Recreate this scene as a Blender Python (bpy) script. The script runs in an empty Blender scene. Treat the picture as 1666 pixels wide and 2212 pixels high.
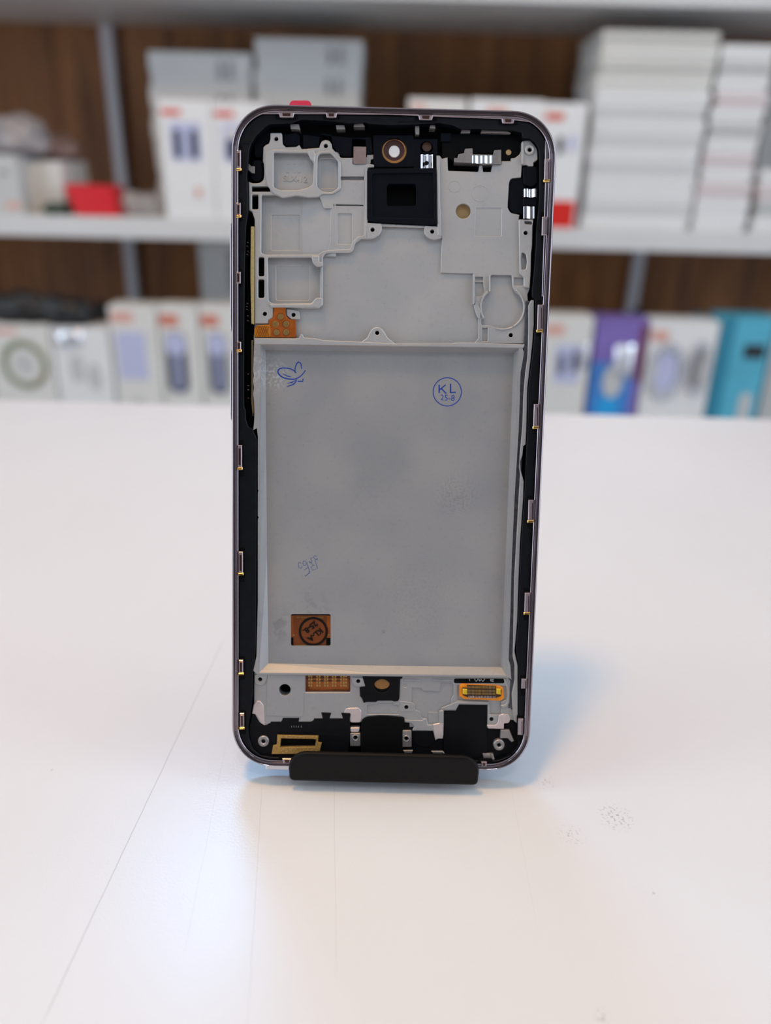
import bpy, bmesh, math, random
from mathutils import Vector, Matrix, geometry, noise
random.seed(7)
SC = bpy.context.scene
COL = SC.collection
MM = 0.001
R = math.radians
# ------------------------------------------------------------------ camera maths (millimetres)
FP, CXP, CYP = 1700.0, 833.0, 1106.0
ROLL, PITCH = R(1.4288), R(24.2)
CAM = Vector((-0.4069, -156.064, 148.131))
_f = Vector((0, math.cos(PITCH), -math.sin(PITCH)))
_r0 = Vector((1, 0, 0)); _d0 = -_r0.cross(_f)
CR = math.cos(ROLL) * _r0 - math.sin(ROLL) * _d0
CD = math.sin(ROLL) * _r0 + math.cos(ROLL) * _d0
def ray(x, y): return (x - CXP) / FP * CR + (y - CYP) / FP * CD + _f
def on_z(x, y, z=0.0):
    v = ray(x, y); return CAM + v * ((z - CAM.z) / v.z)
def on_y(x, y, Y):
    v = ray(x, y); return CAM + v * ((Y - CAM.y) / v.y)
# phone frame: origin bottom centre of its rim plane, u right, v up, w towards the viewer
LEAN, YAW = R(17.416), R(0.6238)
PO = Vector((0, 0, 6.0))
PU = Vector((math.cos(YAW), math.sin(YAW), 0)); _h = Vector((-math.sin(YAW), math.cos(YAW), 0))
PV = math.sin(LEAN) * _h + math.cos(LEAN) * Vector((0, 0, 1))
PW = PU.cross(PV)
def L(x, y, d=0.0):
    """photo pixel -> (u, v) in mm on the phone plane lying d mm below the rim"""
    v = ray(x, y); o = PO - PW * d
    p = CAM + v * ((o - CAM).dot(PW) / v.dot(PW)) - PO
    return (p.dot(PU), p.dot(PV))
PXMM = 0.1175
# ------------------------------------------------------------------ materials
def nodes_mat(name):
    m = bpy.data.materials.new(name); m.use_nodes = True
    nt = m.node_tree
    return m, nt, nt.nodes['Principled BSDF']
def N(nt, t, **kw):
    n = nt.nodes.new(t)
    for k, v in kw.items():
        if k.startswith('i_'):
            n.inputs[k[2:].replace('_', ' ')].default_value = v
        else: setattr(n, k, v)
    return n
def srgb(r, g, b):
    f = lambda c: (c / 255 / 12.92) if c / 255 <= 0.04045 else ((c / 255 + 0.055) / 1.055) ** 2.4
    return (f(r), f(g), f(b), 1)
def mat(name, col, rough=0.5, metal=0.0, var=0.0, scale=200.0, bump=0.0, bscale=None, spec=0.5, col2=None, coat=0.0, rvar=0.0, alpha=None, trans=0.0):
    m, nt, b = nodes_mat(name)
    b.inputs['Roughness'].default_value = rough; b.inputs['Metallic'].default_value = metal
    b.inputs['Specular IOR Level'].default_value = spec
    b.inputs['Coat Weight'].default_value = coat
    b.inputs['Transmission Weight'].default_value = trans
    if alpha is not None: b.inputs['Alpha'].default_value = alpha
    tc = N(nt, 'ShaderNodeTexCoord')
    no = N(nt, 'ShaderNodeTexNoise', i_Scale=scale, i_Detail=6.0, i_Roughness=0.6)
    nt.links.new(tc.outputs['Object'], no.inputs['Vector'])
    if var or col2:
        mx = N(nt, 'ShaderNodeMix', data_type='RGBA')
        mx.inputs['A'].default_value = tuple(c * (1 - var) for c in col[:3]) + (1,)
        mx.inputs['B'].default_value = col2 if col2 else tuple(min(1, c * (1 + var)) for c in col[:3]) + (1,)
        rp = N(nt, 'ShaderNodeMapRange'); rp.inputs['From Min'].default_value = 0.35; rp.inputs['From Max'].default_value = 0.65
        nt.links.new(no.outputs['Fac'], rp.inputs['Value'])
        nt.links.new(rp.outputs['Result'], mx.inputs['Factor'])
        nt.links.new(mx.outputs['Result'], b.inputs['Base Color'])
    else:
        b.inputs['Base Color'].default_value = col
    if rvar:
        rr = N(nt, 'ShaderNodeMapRange'); rr.inputs['To Min'].default_value = rough - rvar; rr.inputs['To Max'].default_value = rough + rvar
        nt.links.new(no.outputs['Fac'], rr.inputs['Value']); nt.links.new(rr.outputs['Result'], b.inputs['Roughness'])
    if bump:
        n2 = N(nt, 'ShaderNodeTexNoise', i_Scale=bscale or scale, i_Detail=4.0)
        nt.links.new(tc.outputs['Object'], n2.inputs['Vector'])
        bp = N(nt, 'ShaderNodeBump', i_Strength=bump, i_Distance=0.0002)
        nt.links.new(n2.outputs['Fac'], bp.inputs['Height']); nt.links.new(bp.outputs['Normal'], b.inputs['Normal'])
    return m
M = {}
# cast magnesium: mottled, lightly scratched
def cast_metal(name, col, rough=0.5, metal=0.55, marks=()):
    m, nt, b = nodes_mat(name)
    tc = N(nt, 'ShaderNodeTexCoord')
    n1 = N(nt, 'ShaderNodeTexNoise', i_Scale=70.0, i_Detail=5.0, i_Roughness=0.55)
    n2 = N(nt, 'ShaderNodeTexNoise', i_Scale=900.0, i_Detail=5.0, i_Roughness=0.7)
    n3 = N(nt, 'ShaderNodeTexNoise', i_Scale=2600.0, i_Detail=3.0, i_Roughness=0.6)
    for n in (n1, n2, n3): nt.links.new(tc.outputs['Object'], n.inputs['Vector'])
    a = N(nt, 'ShaderNodeMix', data_type='RGBA')
    a.inputs['A'].default_value = (col[0] * .965, col[1] * .975, col[2] * .99, 1); a.inputs['B'].default_value = (col[0] * 1.03, col[1] * 1.02, col[2] * 1.0, 1)
    rp = N(nt, 'ShaderNodeMapRange'); rp.inputs['From Min'].default_value = 0.38; rp.inputs['From Max'].default_value = 0.62
    nt.links.new(n1.outputs['Fac'], rp.inputs['Value']); nt.links.new(rp.outputs['Result'], a.inputs['Factor'])
    c = N(nt, 'ShaderNodeMix', data_type='RGBA', blend_type='MULTIPLY')
    r2 = N(nt, 'ShaderNodeMapRange'); r2.inputs['From Min'].default_value = 0.30; r2.inputs['From Max'].default_value = 0.44
    r2.inputs['To Min'].default_value = 0.9; r2.inputs['To Max'].default_value = 1.0
    nt.links.new(n2.outputs['Fac'], r2.inputs['Value'])
    c.inputs['Factor'].default_value = 1
    nt.links.new(a.outputs['Result'], c.inputs['A']); nt.links.new(r2.outputs['Result'], c.inputs['B'])
    cur = c.outputs['Result']
    for (px_, py_, rad, st, sc_, colr) in marks:
        u, v = L(px_, py_, 3.0)
        sp = N(nt, 'ShaderNodeSeparateXYZ'); nt.links.new(tc.outputs['Object'], sp.inputs[0])
        cb = N(nt, 'ShaderNodeCombineXYZ'); nt.links.new(sp.outputs['X'], cb.inputs['X']); nt.links.new(sp.outputs['Y'], cb.inputs['Y'])
        ds = N(nt, 'ShaderNodeVectorMath', operation='DISTANCE'); ds.inputs[1].default_value = (u * MM, v * MM, 0); nt.links.new(cb.outputs[0], ds.inputs[0])
        m5 = N(nt, 'ShaderNodeMapRange'); m5.inputs['From Min'].default_value = rad * MM * .3; m5.inputs['From Max'].default_value = rad * MM; m5.inputs['To Min'].default_value = st; m5.inputs['To Max'].default_value = 0; nt.links.new(ds.outputs['Value'], m5.inputs['Value'])
        n6 = N(nt, 'ShaderNodeTexNoise', i_Scale=sc_, i_Detail=4.0); nt.links.new(tc.outputs['Object'], n6.inputs['Vector'])
        m7 = N(nt, 'ShaderNodeMapRange'); m7.inputs['From Min'].default_value = .5; m7.inputs['From Max'].default_value = .58; nt.links.new(n6.outputs['Fac'], m7.inputs['Value'])
        m8 = N(nt, 'ShaderNodeMath', operation='MULTIPLY'); nt.links.new(m5.outputs['Result'], m8.inputs[0]); nt.links.new(m7.outputs['Result'], m8.inputs[1])
        mx = N(nt, 'ShaderNodeMix', data_type='RGBA'); mx.inputs['B'].default_value = colr
        nt.links.new(m8.outputs[0], mx.inputs['Factor']); nt.links.new(cur, mx.inputs['A']); cur = mx.outputs['Result']
    nt.links.new(cur, b.inputs['Base Color'])
    rr = N(nt, 'ShaderNodeMapRange'); rr.inputs['To Min'].default_value = rough - .1; rr.inputs['To Max'].default_value = rough + .12
    nt.links.new(n1.outputs['Fac'], rr.inputs['Value']); nt.links.new(rr.outputs['Result'], b.inputs['Roughness'])
    b.inputs['Metallic'].default_value = metal
    bp = N(nt, 'ShaderNodeBump', i_Strength=0.25, i_Distance=0.00003)
    nt.links.new(n3.outputs['Fac'], bp.inputs['Height']); nt.links.new(bp.outputs['Normal'], b.inputs['Normal'])
    return m
M['cast'] = cast_metal('cast_magnesium', (0.46, 0.46, 0.465))
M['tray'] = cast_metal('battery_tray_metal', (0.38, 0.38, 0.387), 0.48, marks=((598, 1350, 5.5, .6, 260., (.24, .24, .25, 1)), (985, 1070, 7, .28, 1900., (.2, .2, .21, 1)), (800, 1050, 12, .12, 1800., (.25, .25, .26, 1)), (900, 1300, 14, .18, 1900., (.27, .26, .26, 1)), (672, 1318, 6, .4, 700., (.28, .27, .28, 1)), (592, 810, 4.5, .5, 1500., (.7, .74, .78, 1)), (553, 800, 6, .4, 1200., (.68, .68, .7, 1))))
M['pink'] = mat('pale_rose_metal', srgb(205, 192, 192), 0.4, 0.5, 0.05, 700)
M['rim'] = mat('lilac_chrome_rim', srgb(150, 140, 146), 0.13, 1.0, 0.03, 300)
M['black'] = mat('black_plastic', (0.0026, 0.0036, 0.006, 1), 0.45, 0, 0.25, 600, 0.12, 1500, spec=0.2)
M['deep'] = mat('matte_black', (0.0018, 0.002, 0.0024, 1), 0.65, 0, spec=0.1)
M['pad'] = mat('black_rubber_pad', (0.0026, 0.0028, 0.0042, 1), 0.6, 0, 0.2, 500, spec=0.14)
M['bracket'] = mat('navy_black_bracket', (0.0028, 0.004, 0.008, 1), 0.5, 0, 0.15, 400, 0.1, 1200, spec=0.09)
M['gold'] = mat('gold_plating', srgb(226, 190, 120), 0.22, 1.0)
M['clipwell'] = mat('dark_brown_chrome', srgb(84, 62, 58), .18, .8)
M['cliprim'] = mat('lilac_metal_tab', srgb(178, 165, 172), .25, .7, .05, 600)
M['foil'] = mat('brown_foil', srgb(176, 156, 150), 0.3, 0.8, 0.06, 800)
M['silver'] = mat('bright_spring_steel', srgb(225, 225, 230), 0.16, 1.0)
M['steel'] = mat('grey_steel_tab', srgb(150, 146, 146), 0.35, 0.6, 0.1, 800)
M['tan'] = mat('tan_paper', srgb(188, 155, 108), 0.7, 0, 0.05, 500)
M['tandark'] = mat('dull_gold_paper', srgb(128, 90, 42), .7, 0, .05, 500)
M['brown'] = mat('brown_dot', srgb(96, 66, 52), 0.5)
M['lensring'] = mat('bronze_lens_ring', srgb(190, 140, 82), 0.35, 0.35)
M['lensdark'] = mat('brown_lens_glass', srgb(98, 66, 62), 0.25, 0.1)
M['hole_view_white'] = mat('hole_view_white', (0.92, 0.90, 0.88, 1), 0.5)
M['flex'] = mat('amber_flex', srgb(156, 80, 18), 0.32, 0.1, 0.15, 500, spec=0.6)
M['flexdark'] = mat('dark_amber_flex', srgb(112, 54, 12), 0.38, 0.05, 0.2, 600)
M['flexbrown'] = mat('brown_flex', srgb(120, 55, 16), 0.4, 0.1, 0.4, 900)
M['flexorange'] = mat('orange_flex', srgb(235, 140, 20), 0.32, 0.1, 0.06, 700)
M['flexgold'] = mat('golden_flex', srgb(190, 120, 28), 0.3, 0.3, 0.1, 700)
M['brass'] = mat('brass_pad', srgb(170, 138, 82), 0.35, 0.7, 0.12, 900)
M['brightbrass'] = mat('yellow_brass', srgb(240, 205, 60), 0.3, 0.6)
M['conn'] = mat('connector_plastic', srgb(52, 30, 12), 0.5)
M['mesh'] = mat('gold_conductive_mesh', srgb(165, 130, 70), 0.6, 0.3, 0.35, 2500, 0.8, 2500)
M['cable'] = mat('straw_gasket', srgb(165, 148, 98), 0.55, 0.0, 0.15, 1500, 0.4, 2200)
M['cablebrown'] = mat('brown_gasket', srgb(92, 74, 45), 0.6, 0.0, 0.15, 900)
M['glue'] = mat('dark_grey_adhesive', srgb(66, 69, 76), 0.35, 0.0, 0.35, 900, 0.6, 700)
M['ink'] = mat('blue_ink', srgb(22, 60, 150), 0.55)
M['inkpale'] = mat('faded_blue_ink', srgb(70, 92, 140), 0.6)
M['inkblack'] = mat('black_marker', srgb(14, 7, 4), 0.6, spec=.2)
M['printwhite'] = mat('white_print', srgb(200, 200, 200), 0.5)
M['red'] = mat('red_pull_tab', srgb(236, 48, 84), 0.45)
M['glass'] = mat('display_glass', (0.004, 0.004, 0.005, 1), 0.06)
M['stand'] = mat('black_stand_plastic', (0.0045, 0.0042, 0.0045, 1), 0.5, 0, 0.15, 500, 0.1, 1500, spec=0.15)
# ------------------------------------------------------------------ object helpers
def tag(o, label=None, cat=None, group=None, kind=None):
    if label: o['label'] = label
    if cat: o['category'] = cat
    if group: o['group'] = group
    if kind: o['kind'] = kind
    return o
def link(name, bm, m, parent=None, smooth=False):
    me = bpy.data.meshes.new(name)
    bm.to_mesh(me); bm.free()
    ms = m if isinstance(m, (list, tuple)) else [m]
    for x in ms: me.materials.append(x)
    if smooth:
        for p in me.polygons: p.use_smooth = True
    o = bpy.data.objects.new(name, me); COL.objects.link(o)
    if parent: o.parent = parent
    return o
def empty(name, loc=(0, 0, 0)):
    o = bpy.data.objects.new(name, None); COL.objects.link(o)
    o.location = loc; o.empty_display_size = 0.02
    return o
# ------------------------------------------------------------------ 2-D outlines
def area2(p): return sum(p[i][0] * p[(i + 1) % len(p)][1] - p[(i + 1) % len(p)][0] * p[i][1] for i in range(len(p)))
def rnd(poly, r, seg=3):
    """round every corner of a pixel polygon; a vertex may carry its own radius"""
    out = []; n = len(poly)
    for i in range(n):
        p0, p1, p2 = poly[i - 1], poly[i], poly[(i + 1) % n]
        rr = p1[2] if len(p1) > 2 else r
        a = Vector((p0[0] - p1[0], p0[1] - p1[1])); b = Vector((p2[0] - p1[0], p2[1] - p1[1]))
        la, lb = a.length, b.length
        if la < 1e-6 or lb < 1e-6: continue
        t = min(rr, la * .45, lb * .45)
        if t < 0.4: out.append((p1[0], p1[1])); continue
        A = Vector(p1[:2]) + a / la * t; B = Vector(p1[:2]) + b / lb * t; P = Vector(p1[:2])
        for k in range(seg + 1):
            s = k / seg
            q = A * (1 - s) ** 2 + P * 2 * s * (1 - s) + B * s * s
            out.append((q.x, q.y))
    return out
def circ(x, y, r, n=20, ry=None, a0=0):
    ry = ry or r
    return [(x + r * math.cos(a0 + 2 * math.pi * k / n), y + ry * math.sin(a0 + 2 * math.pi * k / n)) for k in range(n)]
def rect(x0, y0, x1, y1, r=0):
    p = [(x0, y0), (x1, y0), (x1, y1), (x0, y1)]
    return rnd(p, r) if r else p
def offs(p, dist):
    """inset (dist>0) a counter-clockwise loop"""
    n = len(p); out = []
    for i in range(n):
        a = Vector(p[i - 1]); b = Vector(p[i]); c = Vector(p[(i + 1) % n])
        e1 = (b - a); e2 = (c - b)
        if e1.length < 1e-9 or e2.length < 1e-9: out.append(tuple(b)); continue
        e1.normalize(); e2.normalize()
        n1 = Vector((-e1.y, e1.x)); n2 = Vector((-e2.y, e2.x))
        m = n1 + n2
        if m.length < 1e-6: out.append(tuple(b + n1 * dist)); continue
        m.normalize(); k = dist / max(0.5, m.dot(n1))
        out.append(tuple(b + m * k))
    return out
def clean(p):
    q = []
    for v in p:
        if not q or (Vector(v) - Vector(q[-1])).length > 1e-5: q.append(tuple(v[:2]))
    if len(q) > 2 and (Vector(q[0]) - Vector(q[-1])).length < 1e-5: q.pop()
    return q
def prism_loops(bm, outer, holes, z1, z0, ch=0.0, mi=0):
    """solid between heights z0<z1 (mm) with a chamfered upper edge and real holes"""
    loops = []
    for k, lp in enumerate([outer] + list(holes)):
        lp = clean(lp)
        if (area2(lp) > 0) != (k == 0): lp = lp[::-1]
        loops.append(lp)
    rings = []
    for lp in loops:
        lv = []
        if ch > 0:
            lv.append((offs(lp, ch), z1)); lv.append((lp, z1 - ch))
        else: lv.append((lp, z1))
        lv.append((lp, z0))
        rings.append([[bm.verts.new((x * MM, y * MM, z * MM)) for x, y in ring] for ring, z in lv])
    for rg in rings:
        n = len(rg[0])
        for a, b in zip(rg[:-1], rg[1:]):
            for i in range(n):
                j = (i + 1) % n
                f = bm.faces.new((a[i], b[i], b[j], a[j])); f.material_index = mi
    for lev, flip in ((0, False), (-1, True)):
        vs = [v for rg in rings for v in rg[lev]]
        co = [[Vector((v.co.x / MM, v.co.y / MM, 0)) for v in rg[lev]] for rg in rings]
        for t in geometry.tessellate_polygon(co):
            a, b, c = (vs[i] for i in t)
            nz = (b.co.x - a.co.x) * (c.co.y - a.co.y) - (b.co.y - a.co.y) * (c.co.x - a.co.x)
            if abs(nz) < 1e-16: continue
            if (nz < 0) != flip: b, c = c, b
            try: f = bm.faces.new((a, b, c)); f.material_index = mi
            except ValueError: pass
def P(bm, poly, d1, d0, holes=(), ch=0.1, mi=0):
    """pixel outline -> phone prism from depth d1 (near) to d0 (deep)"""
    prism_loops(bm, [L(x, y, d1) for x, y in (q[:2] for q in poly)], [[L(q[0], q[1], d1) for q in h] for h in holes], -d1, -d0, ch, mi)
def catmull(pts, k=6):
    if len(pts) < 3: return pts
    p = [pts[0]] + list(pts) + [pts[-1]]; out = []
    for i in range(1, len(p) - 2):
        for s in range(k):
            t = s / k
            out.append(tuple(0.5 * ((2 * p[i][j]) + (-p[i - 1][j] + p[i + 1][j]) * t + (2 * p[i - 1][j] - 5 * p[i][j] + 4 * p[i + 1][j] - p[i + 2][j]) * t * t + (-p[i - 1][j] + 3 * p[i][j] - 3 * p[i + 1][j] + p[i + 2][j]) * t ** 3) for j in (0, 1)))
    out.append(pts[-1]); return out
def stroke(bm, pts, w, d, th=0.02, closed=False, taper=0.0, smooth=True):
    """a drawn ink line: a thin ribbon with its own small thickness on the surface at depth d"""
    q = catmull(pts) if smooth else pts
    m = [Vector(L(x, y, d)) for x, y in q]
    n = len(m); Lf, Rt = [], []
    for i in range(n):
        a = m[i - 1] if (i or closed) else m[0]; b = m[(i + 1) % n] if (i < n - 1 or closed) else m[-1]
        t = (b - a); t = t.normalized() if t.length > 1e-9 else Vector((1, 0)); nn = Vector((-t.y, t.x))
        k = 1 - taper * abs(2 * i / max(1, n - 1) - 1)
        Lf.append(m[i] + nn * w * PXMM * .5 * k); Rt.append(m[i] - nn * w * PXMM * .5 * k)
    z1, z0 = (-d + th) * MM, (-d - .03) * MM
    V = [[bm.verts.new((p.x * MM, p.y * MM, z)) for p in s] for s in (Lf, Rt) for z in (z1, z0)]
    rng = range(n if closed else n - 1)
    for i in rng:
        j = (i + 1) % n
        bm.faces.new((V[0][i], V[2][i], V[2][j], V[0][j]))
        bm.faces.new((V[0][i], V[0][j], V[1][j], V[1][i])); bm.faces.new((V[2][j], V[2][i], V[3][i], V[3][j]))
    if not closed:
        bm.faces.new((V[0][0], V[1][0], V[3][0], V[2][0])); bm.faces.new((V[0][-1], V[2][-1], V[3][-1], V[1][-1]))
def text_into(bm, s, size, x, y, rot, d, th=0.02, mirror=False, stretch=1.0, mi=0, bold=0.0):
    """lettering centred on a pixel; rot in degrees, counter-clockwise as seen in the photo"""
    cu = bpy.data.curves.new('lettering', 'FONT'); cu.body = s; cu.size = size; cu.align_x = 'CENTER'; cu.align_y = 'CENTER'
    cu.extrude = 0.01; cu.offset = bold; cu.resolution_u = 3
    ob = bpy.data.objects.new('lettering', cu); COL.objects.link(ob)
    dg = bpy.context.evaluated_depsgraph_get(); dg.update()
    me = bpy.data.meshes.new_from_object(ob.evaluated_get(dg))
    COL.objects.unlink(ob); bpy.data.objects.remove(ob); bpy.data.curves.remove(cu)
    u, v = L(x, y, d); c, sn = math.cos(R(rot)), math.sin(R(rot))
    vs = []
    for q in me.vertices:
        a, b = q.co.x * (-1 if mirror else 1) * stretch, q.co.y
        vs.append(bm.verts.new(((u + c * a - sn * b) * MM, (v + sn * a + c * b) * MM, (-d + (th if q.co.z > 0 else -.03)) * MM)))
    for p in me.polygons:
        ids = [vs[i] for i in p.vertices]
        try: f = bm.faces.new(ids[::-1] if mirror else ids); f.material_index = mi
        except ValueError: pass
    bpy.data.meshes.remove(me)
BM = bmesh.new

# =================================================================== PHONE
phone = empty('smartphone')
phone.matrix_world = Matrix((
    (PU.x, PV.x, PW.x, PO.x * MM), (PU.y, PV.y, PW.y, PO.y * MM), (PU.z, PV.z, PW.z, PO.z * MM), (0, 0, 0, 1)))
tag(phone, 'opened smartphone mid-frame with grey metal tray propped upright on small black stand', 'phone')
PWID, PHEI, PRAD = 76.0, 160.5, 10.8
def rr_loop(inset, n=14):
    w, h, r = PWID / 2 - inset, PHEI, max(0.5, PRAD - inset)
    out = []
    for cx, cy, a0 in ((w - r, h - inset - r, 0), (-w + r, h - inset - r, 90), (-w + r, inset + r, 180), (w - r, inset + r, 270)):
        for k in range(n + 1):
            a = R(a0 + 90 * k / n)
            # slightly squared corner
            out.append((cx + r * math.copysign(abs(math.cos(a)) ** .94, math.cos(a)), cy + r * math.copysign(abs(math.sin(a)) ** .94, math.sin(a))))
    return out
def sweep(bm, prof, closed=True):
    rings = [[bm.verts.new((x * MM, y * MM, z * MM)) for x, y in rr_loop(i)] for i, z in prof]
    n = len(rings[0])
    prs = list(zip(rings, rings[1:] + ([rings[0]] if closed else [])))
    if not closed: prs = prs[:-1] if len(prs) == len(rings) else prs
    for a, b in prs:
        for i in range(n):
            j = (i + 1) % n
            bm.faces.new((a[i], a[j], b[j], b[i]))
    bmesh.ops.recalc_face_normals(bm, faces=bm.faces[:])
# outer rim: rounded band with fine parallel grooves on its front edge
bm = BM()
sweep(bm, [(1.75, -1.3), (1.7, -.55), (1.55, -.42), (1.3, -.40), (1.22, -.22), (1.0, -.12), (.92, -.2), (.86, -.05), (.66, 0), (.58, -.1), (.5, -.04), (.3, -.2),
           (.16, -.5), (.06, -1.0), (0.0, -1.8), (0, -4.4), (.08, -5.4), (.35, -6.3), (.8, -6.9), (1.4, -7.2), (2.2, -7.2), (2.2, -3.0)])
P(bm, [(566, 239), (700, 239), (850, 241), (960, 245), (1100, 251), (1140, 256), (1144, 263), (1096, 257), (958, 252), (850, 247.5), (700, 246), (566, 246)], .5, 1.5, (), .12)
P(bm, [(1178, 300), (1186, 320), (1187, 400), (1182, 520), (1176, 640), (1171, 640), (1175, 520), (1178, 400), (1178, 330)], .5, 1.5, (), .12)
rim = link('outer_rim', bm, M['rim'], phone)
for p in rim.data.polygons: p.use_smooth = False
rim['label'] = 'glossy lilac chrome rim'
# side key bulging out of the left edge
bm = BM()
def side_key(y0, y1):
    v0, v1 = L(500, y1)[1], L(500, y0)[1]; x0 = -PWID / 2
    prof = [(0.4, 0), (-.35, .0), (-.62, .25), (-.66, 1.0), (-.62, 1.75), (-.35, 2.0), (0.4, 2.0)]
    ends = [(v0, .0), (v0 + 1.2, .8), (v0 + 2.5, 1), (v1 - 2.5, 1), (v1 - 1.2, .8), (v1, .0)]
    rings = [[bm.verts.new(((x0 + (o if o > 0 else o * k)) * MM, v * MM, (-3.9 + z - 1 + .6) * MM)) for o, z in prof] for v, k in ends]
    for a, b in zip(rings, rings[1:]):
        for i in range(len(prof) - 1): bm.faces.new((a[i], a[i + 1], b[i + 1], b[i]))
        bm.faces.new((a[-1], a[0], b[0], b[-1]))
    bm.faces.new(rings[0]); bm.faces.new(rings[-1][::-1])
side_key(470, 720)
side_key(745, 915)
bmesh.ops.recalc_face_normals(bm, faces=bm.faces[:])
link('side_key', bm, M['rim'], phone)
# back shell of black plastic + display glass behind it
bm = BM(); prism_loops(bm, rr_loop(1.72), [], -4.6, -7.0, 0); link('inner_tray', bm, M['deep'], phone)
bm = BM(); prism_loops(bm, rr_loop(1.0), [], -7.0, -7.7, 0); link('display_panel', bm, M['glass'], phone)
# red tab sticking up behind the top edge
bm = BM(); P(bm, rnd([(622, 236), (628, 217), (670, 217), (676, 236)], 8, 5), 6.9, 7.02, (), 0); t = link('pull_tab', bm, M['red'], phone); t['label'] = 'red pull tab behind the top edge'

# ---- black plastic bezel: raised band around the inside
INNER = [(536, 352), (538, 324), (542, 311), (552, 294), (573, 274), (582, 268), (627, 266), (652, 258), (670, 259), (723, 262), (754, 266), (790, 263), (796, 267), (840, 270), (880, 269), (948, 265), (978, 270), (994, 278), (1039, 278), (1104, 281), (1128, 286), (1129, 297), (1146, 299), (1157, 308), (1164, 320), (1166, 340), (1166, 420), (1163, 457), (1160, 486), (1158, 534), (1154, 590), (1150, 625), (1150, 642), (1157, 648), (1156, 708), (1153, 749), (1146, 804), (1142, 838), (1140, 929), (1138, 962), (1135, 1040), (1133, 1075), (1126, 1175), (1123, 1253), (1120, 1342), (1117, 1380), (1115, 1407), (1121, 1438), (1121, 1564), (1124, 1590), (1119, 1614), (1104, 1632), (1076, 1643), (900, 1644), (700, 1638), (590, 1636), (563, 1632), (546, 1618), (538, 1596), (536, 1570), (541, 1546), (546, 1500), (546, 1455), (551, 1418), (553, 1380), (554, 1100), (554, 946), (545, 927), (536, 922), (531, 905), (531, 888), (527, 878), (527, 700), (529, 560), (531, 490), (536, 456), (535, 400), (533, 380)]
bm = BM()
prism_loops(bm, rr_loop(1.78), [[L(x, y, .95) for x, y in rnd(INNER, 3)]], -.95, -4.7, .12)
bez = link('bezel', bm, M['black'], phone)
bez['label'] = 'black plastic inner bezel'
# small raised ribs of the bezel
for a, w_, sm_ in ((((539, 262), (580, 246), (595, 243)), 1.2, True), (((672, 257), (700, 260), (745, 261)), 1.2, True), (((860, 263), (900, 262), (943, 265)), 1.2, True), (((513, 309), (541, 310)), 1.2, True),
                   (((1166, 540), (1163, 640)), 1.3, False), (((1161, 745), (1157, 860)), 1.3, False), (((1156, 940), (1149, 1066)), 1.3, False), (((1146, 1145), (1141, 1268)), 1.3, False), (((520, 1475), (521, 1530)), 1.3, False), (((517, 800), (516, 930)), 1.3, False)):
    bm = BM(); stroke(bm, list(a), w_, .95, .1, smooth=sm_); link('bezel_rib', bm, M['black'], phone)

# ---- clips on the rim: a lilac tab in a black pocket, most with a gold end
def clip(pts, end=None, lilac=False):
    bm = BM(); P(bm, pts, .25, 1.4, (), .12)
    # a shallow groove line inside
    c = link('rim_clip', bm, M['cliprim'], phone)
    bm = BM()
    xs = [p[0] for p in pts]; ys = [p[1] for p in pts]
    cx, cy = sum(xs) / len(xs), sum(ys) / len(ys)
    q = [(cx + 3 + (p[0] - cx) * .14, cy + 2 + (p[1] - cy) * .8) for p in pts] if lilac else [(cx + (p[0] - cx) * .55, cy + (p[1] - cy) * .74) for p in pts]
    P(bm, q, .2, 1.0, (), .05); link('clip_slot', bm, M['deep'] if lilac else M['clipwell'], c)
    if end:
        x, y, w = end
        bm = BM(); P(bm, rnd([(x - w, y - 3), (x + w, y - 4), (x + w, y + 2), (x - w, y + 3)], 1.5), .05, 1.2, (), .22)
        g = link('gold_contact', bm, M['gold'], c); g['label'] = 'gold clip end'
def vclip(x, y0, y1, slant=0, gold=True, w=4.5):
    k = slant * (y1 - y0)
    clip([(x - w, y0), (x + w, y0), (x + w + k, y1), (x - w + k, y1)], (x + k, y1 + 2, w + 1.5) if gold else None, slant != 0)
for y0, y1, x in ((324, 364, 515.5), (438, 465, 515), (587, 612, 515), (738, 756, 516), (962, 1011, 518), (1192, 1239, 520), (1426, 1455, 520.5), (1541, 1573, 522.5)):
    vclip(x, y0, y1, 0, gold=(y0 != 587))
for y0, y1, x, g in ((343, 388, 1184, 1), (468, 508, 1178.5, 0), (658, 713, 1169, 1), (873, 922, 1160.5, 1), (1080, 1125, 1149, 1), (1281, 1324, 1141, 1), (1467, 1488, 1134, 0), (1553, 1588, 1126.5, 0)):
    vclip(x - 1, y0, y1, -.03, bool(g), 5.5)
for x, y, w in ((619, 247.5, 17), (716, 248, 12), (920, 253, 16), (1098, 260.5, 14), (620, 1644, 10), (1046, 1651, 6)):
    s = 0.02 * w * 2
    clip([(x - w, y - 5), (x + w, y - 5 + s / 2), (x + w * .85, y + 5 + s / 2), (x - w * .85, y + 5)])
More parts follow.
